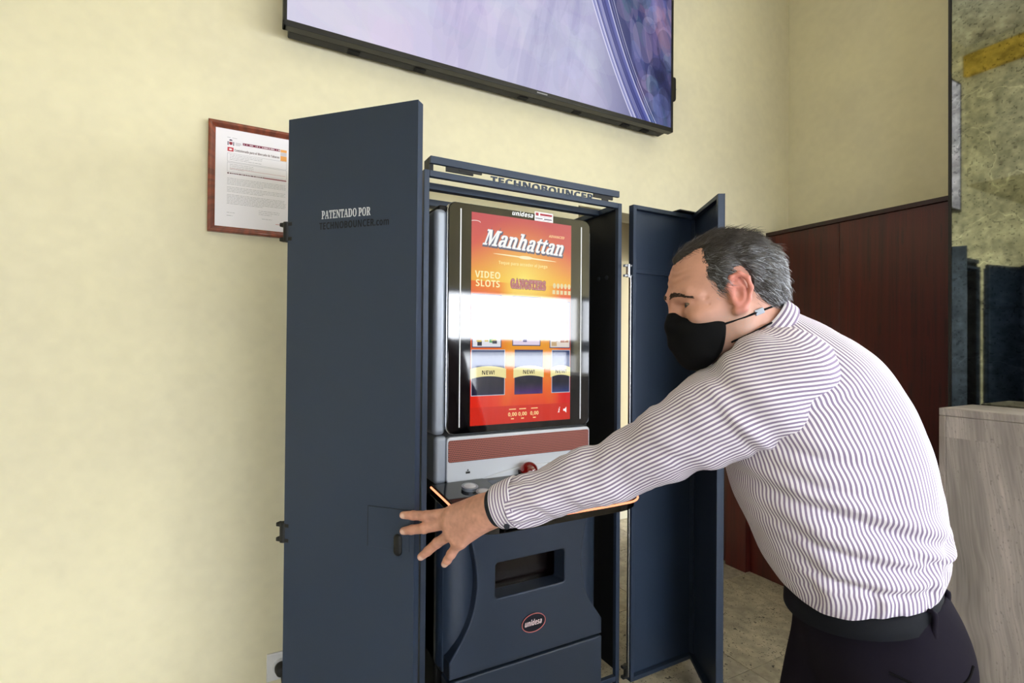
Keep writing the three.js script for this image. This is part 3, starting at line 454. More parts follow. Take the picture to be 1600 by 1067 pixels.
function surfaceNets(field, lo, hi, h) {
  const n = [0, 1, 2].map((k) => Math.ceil((hi[k] - lo[k]) / h) + 1), [nx, ny, nz] = n, F = new Float32Array(nx * ny * nz), p = [0, 0, 0];
  let i = 0; for (let z = 0; z < nz; z++) { p[2] = lo[2] + z * h; for (let y = 0; y < ny; y++) { p[1] = lo[1] + y * h; for (let x = 0; x < nx; x++) { p[0] = lo[0] + x * h; F[i++] = field(p); } } }
  const id = new Int32Array(nx * ny * nz).fill(-1), pos = [], idx = [], at = (x, y, z) => x + nx * (y + ny * z);
  const C8 = [0, 1, nx, nx + 1, nx * ny, nx * ny + 1, nx * ny + nx, nx * ny + nx + 1], E = [[0, 1], [2, 3], [4, 5], [6, 7], [0, 2], [1, 3], [4, 6], [5, 7], [0, 4], [1, 5], [2, 6], [3, 7]];
  for (let z = 0; z < nz - 1; z++) for (let y = 0; y < ny - 1; y++) for (let x = 0; x < nx - 1; x++) {
    const o = at(x, y, z); let m = 0; for (let k = 0; k < 8; k++) if (F[o + C8[k]] < 0) m++;
    if (m === 0 || m === 8) continue;
    let sx = 0, sy = 0, sz = 0, c = 0;
    for (const [a, b] of E) { const fa = F[o + C8[a]], fb = F[o + C8[b]]; if ((fa < 0) === (fb < 0)) continue; const t = fa / (fa - fb); sx += (a & 1) + t * ((b & 1) - (a & 1)); sy += ((a >> 1) & 1) + t * (((b >> 1) & 1) - ((a >> 1) & 1)); sz += (a >> 2) + t * ((b >> 2) - (a >> 2)); c++; }
    id[o] = pos.length / 3; pos.push(lo[0] + (x + sx / c) * h, lo[1] + (y + sy / c) * h, lo[2] + (z + sz / c) * h);
  }
  const st = [1, nx, nx * ny];
  for (let z = 1; z < nz - 1; z++) for (let y = 1; y < ny - 1; y++) for (let x = 1; x < nx - 1; x++) {
    const o = at(x, y, z), f = F[o] < 0;
    for (let k = 0; k < 3; k++) {
      if (f === (F[o + st[k]] < 0)) continue;
      const u = st[(k + 1) % 3], v = st[(k + 2) % 3], a = id[o - u - v], b = id[o - v], c = id[o], d = id[o - u];
      if (a < 0 || b < 0 || c < 0 || d < 0) continue;
      if (f) idx.push(a, b, c, a, c, d); else idx.push(a, c, b, a, d, c);
    }
  }
  const g = new THREE.BufferGeometry(); g.setAttribute('position', new THREE.Float32BufferAttribute(pos, 3)); g.setIndex(idx); g.computeVertexNormals(); return g;
}
// a lofted skin: rings(i) -> array of points (closed round the ring); uv in metres of arc from the first meridian and of length
function loft(rings, closeEnds = false) {
  const m = rings.length, n = rings[0].length, pos = [], uv = [], idx = []; let len = 0, prev = null;
  rings.forEach((r) => {
    const c = r.reduce((a, q) => [a[0] + q[0] / n, a[1] + q[1] / n, a[2] + q[2] / n], [0, 0, 0]); if (prev) len += Math.hypot(c[0] - prev[0], c[1] - prev[1], c[2] - prev[2]); prev = c;
    const arc = [0]; for (let j = 1; j <= n; j++) { const a = r[j - 1], b = r[j % n]; arc.push(arc[j - 1] + Math.hypot(a[0] - b[0], a[1] - b[1], a[2] - b[2])); }
    for (let j = 0; j <= n; j++) { const q = r[j % n], s = j <= n / 2 ? arc[j] : arc[j] - arc[n]; pos.push(...q); uv.push(j === n / 2 ? arc[j] : s, len); }
  });
  const w = n + 1; for (let i = 0; i < m - 1; i++) for (let j = 0; j < n; j++) { const a = i * w + j; idx.push(a, a + 1, a + w, a + 1, a + w + 1, a + w); }
  const g = new THREE.BufferGeometry(); g.setAttribute('position', new THREE.Float32BufferAttribute(pos, 3)); g.setAttribute('uv', new THREE.Float32BufferAttribute(uv, 2)); g.setIndex(idx); g.computeVertexNormals();
  // weld the normals of the seam
  const N = g.attributes.normal; for (let i = 0; i < m; i++) { const a = i * w, b = a + n, x = N.getX(a) + N.getX(b), y = N.getY(a) + N.getY(b), z = N.getZ(a) + N.getZ(b), l = Math.hypot(x, y, z) || 1; N.setXYZ(a, x / l, y / l, z / l); N.setXYZ(b, x / l, y / l, z / l); }
  return g;
}
const lerp = (a, b, t) => a + (b - a) * t;
function catmull(list, t) {                                             // list of equal-length number arrays, t in 0..list.length-1
  const n = list.length, i = Math.min(n - 2, Math.max(0, Math.floor(t))), f = t - i, P = (k) => list[clamp(k, 0, n - 1)], a = P(i - 1), b = P(i), c = P(i + 1), d = P(i + 2);
  return b.map((_, k) => 0.5 * (2 * b[k] + (c[k] - a[k]) * f + (2 * a[k] - 5 * b[k] + 4 * c[k] - d[k]) * f * f + (3 * b[k] - a[k] - 3 * c[k] + d[k]) * f * f * f));
}

// ---------------------------------------------------------------- the man
// his group stands on the floor; own axes: -x the way he faces, +z his left side (towards the photographer)
const man = thing('person', 'man in a striped shirt and black face mask leaning over to push the cabinet door', 'person', [0.9971, 0, 1.359], -28.39 * RAD);
const H0 = [-0.232, 1.392, 0.0], HP = 12 * RAD, cH = Math.cos(HP), sH = Math.sin(HP);
const headTo = (f, u, s) => [H0[0] - f * cH - u * sH, H0[1] - f * sH + u * cH, H0[2] + s];
const toHead = (p) => { const x = p[0] - H0[0], y = p[1] - H0[1]; return [-x * cH - y * sH, -x * sH + y * cH, p[2] - H0[2]]; };
function headField(q) {                                                // q in head axes: forward, up, left
  const f = q[0], u = q[1], as = Math.abs(q[2]), m = [f, u, as];
  let d = ell(m, [-0.012, 0.036, 0], [0.093, 0.078, 0.074]);
  d = smin(d, ell(m, [0.03, 0.024, 0], [0.063, 0.07, 0.061]), 0.025);      // forehead
  d = smin(d, ell(m, [0.038, -0.035, 0], [0.046, 0.07, 0.054]), 0.03);     // face
  d = smin(d, cap(m, [0.068, -0.095, 0], [0.006, -0.06, 0.048], 0.02, 0.022), 0.03); // jaw
  d = smin(d, ell(m, [0.074, -0.094, 0], [0.02, 0.018, 0.024]), 0.02);     // chin
  d = smax(d, -ell(m, [0.099, 0.001, 0.033], [0.024, 0.0125, 0.019]), 0.012); // orbit
  d = smin(d, chain(m, [[0.0915, 0.016, 0.008, 0.0085], [0.0885, 0.0195, 0.024, 0.0092], [0.077, 0.0185, 0.044, 0.0085], [0.066, 0.012, 0.053, 0.007]], 0.006), 0.012); // brow
  d = smin(d, ell(m, [0.058, -0.022, 0.046], [0.028, 0.017, 0.017]), 0.018); // cheekbone
  const es = as - 0.0345, eu = u + 0.0005;
  d = smin(d, sph(m, [0.0715, -0.0005, 0.0345], 0.0148), 0.004);            // lids over the eyeball
  d = smin(d, chain(m, [[0.0845, -0.0105, 0.024, 0.0022], [0.0835, -0.0125, 0.034, 0.0028], [0.0755, -0.011, 0.046, 0.0022]], 0.003), 0.007); // bag under the eye
  d = smin(d, chain(m, [[0.0855, 0.0062, 0.022, 0.0018], [0.0865, 0.0072, 0.033, 0.0022], [0.0775, 0.004, 0.047, 0.002]], 0.003), 0.004); // upper lid fold
  const slit = Math.max(Math.abs(eu - 0.0008 - 0.0015 * es / 0.0135) - 0.0042 * (1 - (es / 0.0128) ** 2), 0.074 - f); d = smax(d, -slit, 0.0012); // opening of the lids
  d = smin(d, cap(m, [0.092, 0.008, 0], [0.099, -0.03, 0], 0.0085, 0.0115), 0.012); // nose
  d = smin(d, sph(m, [0.092, -0.033, 0.012], 0.009), 0.008);
  d = smin(d, cap(m, [0.088, -0.06, 0.004], [0.08, -0.062, 0.022], 0.0075, 0.004), 0.01); // lips
  for (const k of [0, 1, 2]) { const cr = cap(m, [0.0665, 0.002 - k * 0.006, 0.0515], [0.053, 0.006 - k * 0.0125, 0.0605], 0.0008, 0.0008); d += 0.0014 * Math.exp(-((Math.max(cr, 0) / 0.0016) ** 2)); } // crow's feet
  // forehead creases
  d += 0.0007 * Math.sin((u + 0.15 * as + 0.004 * Math.sin(as * 90)) * 560) * sstep(0.028, 0.04, u) * sstep(0.072, 0.06, u) * sstep(0.055, 0.075, f);
  // ears
  const e = [(f - 0.009) * 1.06, u - 0.001, as + 0.003];
  let ear = ell(e, [-0.004, 0.0, 0.078], [0.017, 0.029, 0.006]);
  ear = smin(ear, chain(e, [[0.008, -0.002, 0.074, 0.0035], [0.013, 0.014, 0.077, 0.004], [0.006, 0.029, 0.081, 0.0042], [-0.008, 0.033, 0.085, 0.0042], [-0.02, 0.023, 0.088, 0.0042], [-0.023, 0.006, 0.087, 0.004], [-0.017, -0.012, 0.083, 0.004], [-0.006, -0.026, 0.079, 0.0055], [0.004, -0.028, 0.076, 0.006]], 0.004), 0.004);
  ear = smin(ear, chain(e, [[-0.004, 0.022, 0.081, 0.003], [-0.012, 0.008, 0.083, 0.0032], [-0.009, -0.01, 0.081, 0.003], [0.002, -0.016, 0.078, 0.003]], 0.003), 0.003);
  ear = smax(ear, -ell(e, [0.0, -0.001, 0.0845], [0.007, 0.011, 0.006]), 0.004);
  ear = smin(ear, cap(e, [0.009, -0.008, 0.073], [0.008, 0.0, 0.076], 0.0045, 0.004), 0.004); // tragus
  d = smin(d, ear, 0.006);
  return d;
}
const NECK = [[-0.205, 1.36, 0, 0.062], [-0.165, 1.325, -0.008, 0.062], [-0.115, 1.27, -0.02, 0.075]];
const skinHead = (p) => smin(headField(toHead(p)), chain(p, NECK, 0.02), 0.03);
// left hand, spread against the door edge
const HAND = {
  fore: [[-0.52, 1.01, -0.105, 0.042], [-0.60, 0.975, -0.137, 0.036], [-0.655, 0.952, -0.160, 0.03]],
  palm: [[[-0.662, 0.957, -0.164, 0.025], [-0.747, 0.929, -0.203, 0.0185]], [[-0.662, 0.952, -0.164, 0.025], [-0.754, 0.908, -0.205, 0.018]], [[-0.664, 0.944, -0.163, 0.024], [-0.748, 0.886, -0.201, 0.0172]], [[-0.665, 0.938, -0.162, 0.022], [-0.732, 0.869, -0.192, 0.016]]],
  index: [[-0.747, 0.929, -0.203, 0.0135], [-0.811, 0.911, -0.237, 0.0115], [-0.846, 0.906, -0.255, 0.0105], [-0.871, 0.903, -0.266, 0.0088]],
  middle: [[-0.754, 0.908, -0.205, 0.0135], [-0.817, 0.883, -0.237, 0.0118], [-0.848, 0.873, -0.255, 0.0107], [-0.870, 0.866, -0.266, 0.009]],
  ring: [[-0.748, 0.886, -0.201, 0.013], [-0.785, 0.855, -0.222, 0.0112], [-0.808, 0.832, -0.234, 0.0102], [-0.825, 0.815, -0.244, 0.0086]],
  pinky: [[-0.732, 0.869, -0.192, 0.0118], [-0.751, 0.838, -0.203, 0.0102], [-0.760, 0.822, -0.210, 0.0093], [-0.767, 0.811, -0.216, 0.0078]],
  thumb: [[-0.685, 0.952, -0.178, 0.021], [-0.735, 0.925, -0.222, 0.0165], [-0.780, 0.905, -0.262, 0.0125], [-0.815, 0.898, -0.288, 0.0098]],
};
function handField(p) {
  let d = chain(p, HAND.fore, 0.01); for (const m of HAND.palm) d = smin(d, chain(p, m, 0.01), 0.022);
  d = smin(d, chain(p, HAND.thumb, 0.006), 0.018);
  for (const k of ['index', 'middle', 'ring', 'pinky']) {
    const c = HAND[k]; let f = chain(p, c, 0.004);
    f = smin(f, sph(p, [c[1][0], c[1][1] + 0.001, c[1][2] + 0.003], c[1][3] * 0.92), 0.004);       // knuckle
    for (const a of [1, 2]) { const q = c[a], t = c[a + 1], l = Math.hypot(t[0] - q[0], t[1] - q[1], t[2] - q[2]), w = ((p[0] - q[0]) * (t[0] - q[0]) + (p[1] - q[1]) * (t[1] - q[1]) + (p[2] - q[2]) * (t[2] - q[2])) / l; if (Math.abs(w) < 0.008) f += 0.0006 * Math.cos(w * 1250) * (1 - Math.abs(w) / 0.008); } // creases over the joints
    d = smin(d, f, 0.007);
    d = smin(d, sph(p, [c[0][0] + 0.004, c[0][1], c[0][2] + 0.0085], 0.0112), 0.006);                // knuckle of the hand
    const w = cap(p, [-0.69, 0.946, -0.1485], [c[0][0] + 0.008, c[0][1], c[0][2] + 0.0165], 0.003, 0.0042); d = smin(d, w, 0.007); // tendon
  }
  return d;
}
function bodyField(p) {                                                // torso, hips, arms and legs under the clothes
  let d = chain(p, [[-0.165, 1.325, -0.008, 0.06], [-0.1, 1.24, -0.02, 0.1], [-0.06, 1.1, -0.015, 0.12], [0.02, 0.95, -0.025, 0.095], [0.045, 0.82, -0.03, 0.09]], 0.05);
  d = smin(d, cap(p, [-0.14, 1.24, -0.14], [-0.18, 1.225, 0.09], 0.05, 0.05), 0.05);
  d = smin(d, chain(p, [[-0.19, 1.225, 0.085, 0.05], [-0.392, 1.085, -0.042, 0.04], [-0.60, 0.975, -0.137, 0.033]], 0.02), 0.03);
  d = smin(d, chain(p, [[-0.13, 1.24, -0.15, 0.05], [0.0, 1.02, -0.2, 0.04], [0.1, 0.83, -0.215, 0.03]], 0.02), 0.03);
  for (const s of [-1, 1]) d = smin(d, chain(p, [[0.06, 0.75, s * 0.06 - 0.035, 0.075], [0.0, 0.42, s * 0.11 - 0.03, 0.06], [0.09, 0.08, s * 0.15 - 0.02, 0.042], [0.05, 0.05, s * 0.155 - 0.02, 0.035]], 0.02), 0.04);
  return d;
}
function handRight(p) {
  p = [p[0] - 0.05, p[1], p[2]];
  let d = chain(p, [[0.05, 0.83, -0.215, 0.03], [0.055, 0.80, -0.216, 0.028]], 0.01);
  for (let k = 0; k < 4; k++) { const x = 0.028 + k * 0.019, l = [0.07, 0.08, 0.076, 0.06][k]; d = smin(d, cap(p, [0.05, 0.80, -0.216], [x, 0.725, -0.218], 0.02, 0.012), 0.015); d = smin(d, chain(p, [[x, 0.725, -0.218, 0.0105], [x - 0.004, 0.725 - l * 0.5, -0.213, 0.0095], [x, 0.725 - l, -0.202, 0.008]], 0.004), 0.005); }
  return smin(d, chain(p, [[0.035, 0.79, -0.212, 0.017], [0.006, 0.755, -0.205, 0.012], [0.0, 0.725, -0.198, 0.009]], 0.006), 0.012);
}
{
  const tint = (g, fn) => { const p = g.attributes.position, c = new Float32Array(p.count * 3); for (let i = 0; i < p.count; i++) { const k = fn([p.getX(i), p.getY(i), p.getZ(i)]); c[3 * i] = k[0]; c[3 * i + 1] = k[1]; c[3 * i + 2] = k[2]; } g.setAttribute('color', new THREE.BufferAttribute(c, 3)); return g; };
  const base = [0.52, 0.262, 0.19];
  const mixc = (a, b, t) => a.map((x, k) => lerp(x, b[k], t));
  const headG = tint(surfaceNets(skinHead, [-0.38, 1.24, -0.115], [-0.06, 1.54, 0.115], 0.002), (p) => {
    const q = toHead(p); let c = base.slice(); const n = noise3(p[0] * 90, p[1] * 90, p[2] * 90, 3) - 0.5, n2 = noise3(p[0] * 500, p[1] * 500, p[2] * 500, 8) - 0.5; c = c.map((x) => x * (1 + n * 0.16 + n2 * 0.08));
    const ear = sstep(0.071, 0.08, Math.abs(q[2])) * sstep(0.045, 0.03, Math.abs(q[0] + 0.008)); c = mixc(c, [0.6, 0.2, 0.16], ear * 0.8);
    const stub = sstep(-0.018, -0.04, q[1]) * sstep(-0.03, 0.0, q[0]) * (0.6 + 0.4 * (noise3(p[0] * 700, p[1] * 700, p[2] * 700, 12) > 0.5 ? 1 : 0)); c = mixc(c, [0.36, 0.27, 0.235], stub * 0.55);
    const nose = sstep(0.09, 0.11, q[0]); c = mixc(c, [0.6, 0.27, 0.2], nose * 0.4); return c;
  });
  const handG = tint(surfaceNets(handField, [-0.9, 0.78, -0.32], [-0.5, 1.06, -0.06], 0.0022), (p) => {
    const n = noise3(p[0] * 140, p[1] * 140, p[2] * 140, 4) - 0.5, n2 = noise3(p[0] * 420, p[1] * 420, p[2] * 420, 14) - 0.5; let c = base.map((x) => x * (1.0 + n * 0.3 + n2 * 0.14 + 0.3 * (noise3(p[0] * 55, p[1] * 55, p[2] * 55, 24) - 0.5)));
    let k = 0, nail = 0; for (const f of ['index', 'middle', 'ring', 'pinky']) { const j = HAND[f]; for (const a of [0, 1, 2]) k = Math.max(k, 1 - clamp(Math.hypot(p[0] - j[a][0], p[1] - j[a][1], p[2] - j[a][2]) / 0.022)); nail = Math.max(nail, 1 - sstep(0.5, 1, Math.hypot((p[0] - j[3][0]) / 0.011, (p[1] - j[3][1]) / 0.008, (p[2] - j[3][2] - 0.008) / 0.007))); }
    c = mixc(c, [0.56, 0.25, 0.18], k * 0.5); return mixc(c, [0.72, 0.5, 0.42], nail * 0.8);
  });
  const bodyG = tint(surfaceNets(bodyField, [-0.7, 0.0, -0.35], [0.3, 1.42, 0.3], 0.014), () => base), rightG = tint(surfaceNets(handRight, [0.01, 0.62, -0.26], [0.17, 0.87, -0.16], 0.003), () => base);
  const all = mergeGeometries([headG, handG, bodyG, rightG]);
  mesh('body', all, phys({ vertexColors: true, roughness: 0.52, sheen: 0.15, sheenColor: new THREE.Color(0.9, 0.5, 0.4) }), man);
  // eyes
  const eyeMat = phys({ color: 0x7a6a62, roughness: 0.12 }), irisMat = phys({ color: 0x20140d, roughness: 0.06 });
  for (const k of [1, -1]) {
    const e = mesh('eye', new THREE.SphereGeometry(0.0132, 26, 18).translate(...headTo(0.0715, -0.0005, k * 0.0345)), eyeMat, man);
    mesh('iris', new THREE.SphereGeometry(0.0062, 18, 12).scale(0.55, 1, 1).rotateY(k * 0.12).translate(...headTo(0.0818, -0.001, k * 0.0355)), irisMat, e);
  }
}
// hair: a cap over the skull that ends at the hairline, with strands growing from it
{
  const pl = (x, t) => { if (x <= t[0][0]) return t[0][1]; for (let i = 1; i < t.length; i++) if (x <= t[i][0]) return lerp(t[i - 1][1], t[i][1], (x - t[i - 1][0]) / (t[i][0] - t[i - 1][0])); return t.at(-1)[1]; };
  const hairline = (q) => {                                            // > 0 where hair grows
    const f = q[0], u = q[1], as = Math.abs(q[2]), rag = 0.004 * (noise3(f * 130, u * 130, as * 130, 55) - 0.5);
    const top = u - pl(as, [[0, 0.070], [0.015, 0.072], [0.03, 0.084], [0.045, 0.094]]);
    const fb = pl(u, [[0.0, 0.042], [0.022, 0.044], [0.038, 0.053], [0.064, 0.050], [0.09, 0.044]]) - f;
    const low = u - pl(f, [[-0.06, -0.04], [-0.04, -0.03], [-0.024, -0.012], [-0.018, 0.03], [-0.008, 0.041], [0.006, 0.036], [0.014, 0.022], [0.024, 0.006], [0.045, 0.004]]);
    return Math.max(top, Math.min(fb, low)) + rag;
  };
  const lump = (q) => 0.0016 * Math.sin(q[0] * 160 + 30 * q[1] + 3 * Math.sin(q[2] * 60)) + 0.004 * (noise3(q[0] * 40, q[1] * 40, q[2] * 40, 6) - 0.5) + 0.0045 * (noise3(q[0] * 110, q[1] * 70, q[2] * 110, 9) - 0.5);
  const hf = (p) => { const q = toHead(p), m = [q[0], q[1], Math.abs(q[2])]; let d = ell(m, [-0.012, 0.036, 0], [0.093, 0.078, 0.074]); d = smin(d, ell(m, [0.03, 0.024, 0], [0.063, 0.07, 0.061]), 0.025); d = smin(d, ell(m, [-0.058, -0.005, 0], [0.038, 0.045, 0.056]), 0.03); const hl = hairline(q), th = 0.0095 * sstep(-0.004, 0.022, hl) - 0.004; return smax(d - th - lump(q) * sstep(0, 0.02, hl), -hl - 0.003, 0.004); };
  const g = surfaceNets(hf, [-0.38, 1.28, -0.115], [-0.1, 1.545, 0.115], 0.0026);
  const p = g.attributes.position, c = new Float32Array(p.count * 3), nrm = g.attributes.normal;
  const shade = (q, n) => { const grey = clamp(0.06 + 0.94 * sstep(0.1, 0.035, q[1]) * sstep(0.065, 0.03, q[0])) * n; const b = [0.021, 0.0145, 0.012], w = [0.3, 0.32, 0.36]; return b.map((x, k) => lerp(x, w[k], grey)); };
  for (let i = 0; i < p.count; i++) { const q = toHead([p.getX(i), p.getY(i), p.getZ(i)]); const n = noise3(q[0] * 260, q[1] * 200, q[2] * 260, 21); const k = shade(q, 0.32 * n * n); c.set(k, 3 * i); }
  g.setAttribute('color', new THREE.BufferAttribute(c, 3));
  const hair = mesh('hair', g, std({ vertexColors: true, roughness: 0.55 }), man); hair.userData.label = 'short dark hair greying at the sides';
  // strands
  const pos = [], col = [], idx = []; let tries = 0, made = 0;
  while (made < 7000 && tries++ < 40000) {
    const i = Math.floor(rnd() * p.count), P0 = [p.getX(i), p.getY(i), p.getZ(i)], q = toHead(P0); if (hairline(q) < 0.0 || q[1] < -0.045) continue;
    const n = V(nrm.getX(i), nrm.getY(i), nrm.getZ(i)); const back = V(cH, sH, 0), dn = V(sH, -cH, 0);          // combed back and down
    const d = back.clone().multiplyScalar(0.8).add(dn.clone().multiplyScalar(0.35 + 0.7 * sstep(0.06, -0.04, q[1]))).add(V(rnd() - 0.5, rnd() - 0.5, rnd() - 0.5).multiplyScalar(0.7)); d.addScaledVector(n, -d.dot(n)).normalize();
    const L = 0.012 + 0.016 * rnd(), w = 0.00045 + 0.0003 * rnd(), side = V().crossVectors(n, d).normalize(), o = pos.length / 3, k = shade(q, rnd() ** 3 * 1.5), lift = 0.2 + 0.35 * rnd();
    for (let s = 0; s < 4; s++) { const t = s / 3, b = V(...P0).addScaledVector(d, L * t).addScaledVector(n, L * lift * t * (1 - 0.75 * t) - 0.0008), ww = w * (1 - 0.85 * t); for (const e of [-1, 1]) { const v = b.clone().addScaledVector(side, e * ww); pos.push(v.x, v.y, v.z); col.push(...k); } const v = b.clone().addScaledVector(n, ww); pos.push(v.x, v.y, v.z); col.push(...k); }
    for (let s = 0; s < 3; s++) { const a = o + s * 3; idx.push(a, a + 2, a + 3, a + 2, a + 5, a + 3, a + 2, a + 1, a + 5, a + 1, a + 4, a + 5); } made++;
  }
  const sg = new THREE.BufferGeometry(); sg.setAttribute('position', new THREE.Float32BufferAttribute(pos, 3)); sg.setAttribute('color', new THREE.Float32BufferAttribute(col, 3)); sg.setIndex(idx); sg.computeVertexNormals();
  const strands = mesh('hair_strands', sg, std({ vertexColors: true, roughness: 0.45 }), hair); strands.userData.kind = 'stuff';
  // eyebrows
  for (const s of [-1, 1]) {
    const surf = (u, w) => { let f = 0.13; for (let k = 0; k < 60; k++) { const d = headField([f, u, w]); if (d < 0.0003) break; f -= d * 0.8; } return f; };
    const list = []; for (let k = 0; k < 130; k++) { const t = rnd(), w = 0.009 + 0.042 * t, u = 0.0185 + 0.004 * Math.sin(t * 3) - 0.006 * t * t + (rnd() - 0.5) * 0.008 * (1 - 0.5 * t), u2 = u + 0.003 - 0.006 * t + (rnd() - 0.5) * 0.003, w2 = w + 0.007; list.push(rod(headTo(surf(u, w) + 0.0002, u, s * w), headTo(surf(u2, w2) + 0.0012, u2, s * w2), 0.00055, 4)); }
    mesh('eyebrow', list, std({ color: 0x3a2a22, roughness: 0.8 }), man);
  }
}
// face mask with straps round the back of the neck
{
  const mf = (p) => {
    const q = toHead(p), m = [q[0], q[1], Math.abs(q[2])];
    let shell = ell(m, [0.062, -0.058, 0], [0.046, 0.056, 0.056]);
    shell = smin(shell, ell(m, [0.03, -0.06, 0], [0.052, 0.05, 0.0625]), 0.03);
    shell = smin(shell, cap(m, [0.094, -0.006, 0], [0.100, -0.034, 0], 0.0115, 0.0135), 0.012); shell = smin(shell, cap(m, [0.100, -0.034, 0], [0.106, -0.066, 0], 0.0135, 0.005), 0.014);
    shell = smin(shell, cap(m, [0.106, -0.066, 0], [0.086, -0.104, 0], 0.005, 0.009), 0.02); shell = smin(shell, ell(m, [0.06, -0.088, 0], [0.036, 0.026, 0.05]), 0.02);
    const u = q[1], f = q[0]; const top = u - (-0.029 - 0.012 * sstep(0.06, 0.02, f) + 0.021 * sstep(0.078, 0.1, f)), back = 0.026 - 0.3 * (u + 0.03) + 0.5 * Math.max(0, -0.09 - u) - f;
    let d = smax(shell, top, 0.006); d = smax(d, back, 0.006); return d - 0.001 + 0.0005 * Math.sin(u * 500) * 0;
  };
  const g = surfaceNets(mf, [-0.42, 1.2, -0.1], [-0.2, 1.42, 0.1], 0.003);
  const cloth = phys({ color: 0x0a0b0e, roughness: 0.85, specularIntensity: 0.3 });
  const mask = mesh('face_mask', g, cloth, man); mask.userData.label = 'black filtering face mask';
  mesh('mask_seam', tube([headTo(0.1145, -0.036, 0), headTo(0.1125, -0.066, 0), headTo(0.093, -0.109, 0)], 0.0016, 30, 6), std({ color: 0x2c3c58, roughness: 0.6 }), mask);
  const A = headTo(0.034, -0.045, 0.0625), B = headTo(-0.026, -0.036, 0.0665), A2 = headTo(0.03, -0.078, 0.064), B2 = headTo(-0.03, -0.062, 0.069);
  mesh('strap', tube([A, headTo(0.005, -0.041, 0.069), B, headTo(-0.085, -0.03, 0.032), headTo(-0.098, -0.03, 0), headTo(-0.085, -0.03, -0.032), headTo(-0.026, -0.036, -0.0665), headTo(0.034, -0.045, -0.0625)], 0.0019, 70, 7), cloth, mask);
  mesh('strap', tube([A2, headTo(0.0, -0.07, 0.0715), B2, headTo(-0.1, -0.05, 0.03), headTo(-0.104, -0.05, 0)], 0.0017, 50, 7), cloth, mask);
  mesh('strap_clip', box(-0.008, 0.008, -0.005, 0.005, -0.003, 0.003, 0.001).rotateZ(0.4).translate(...B), std({ color: 0x9aa4b4, roughness: 0.4 }), mask);
}
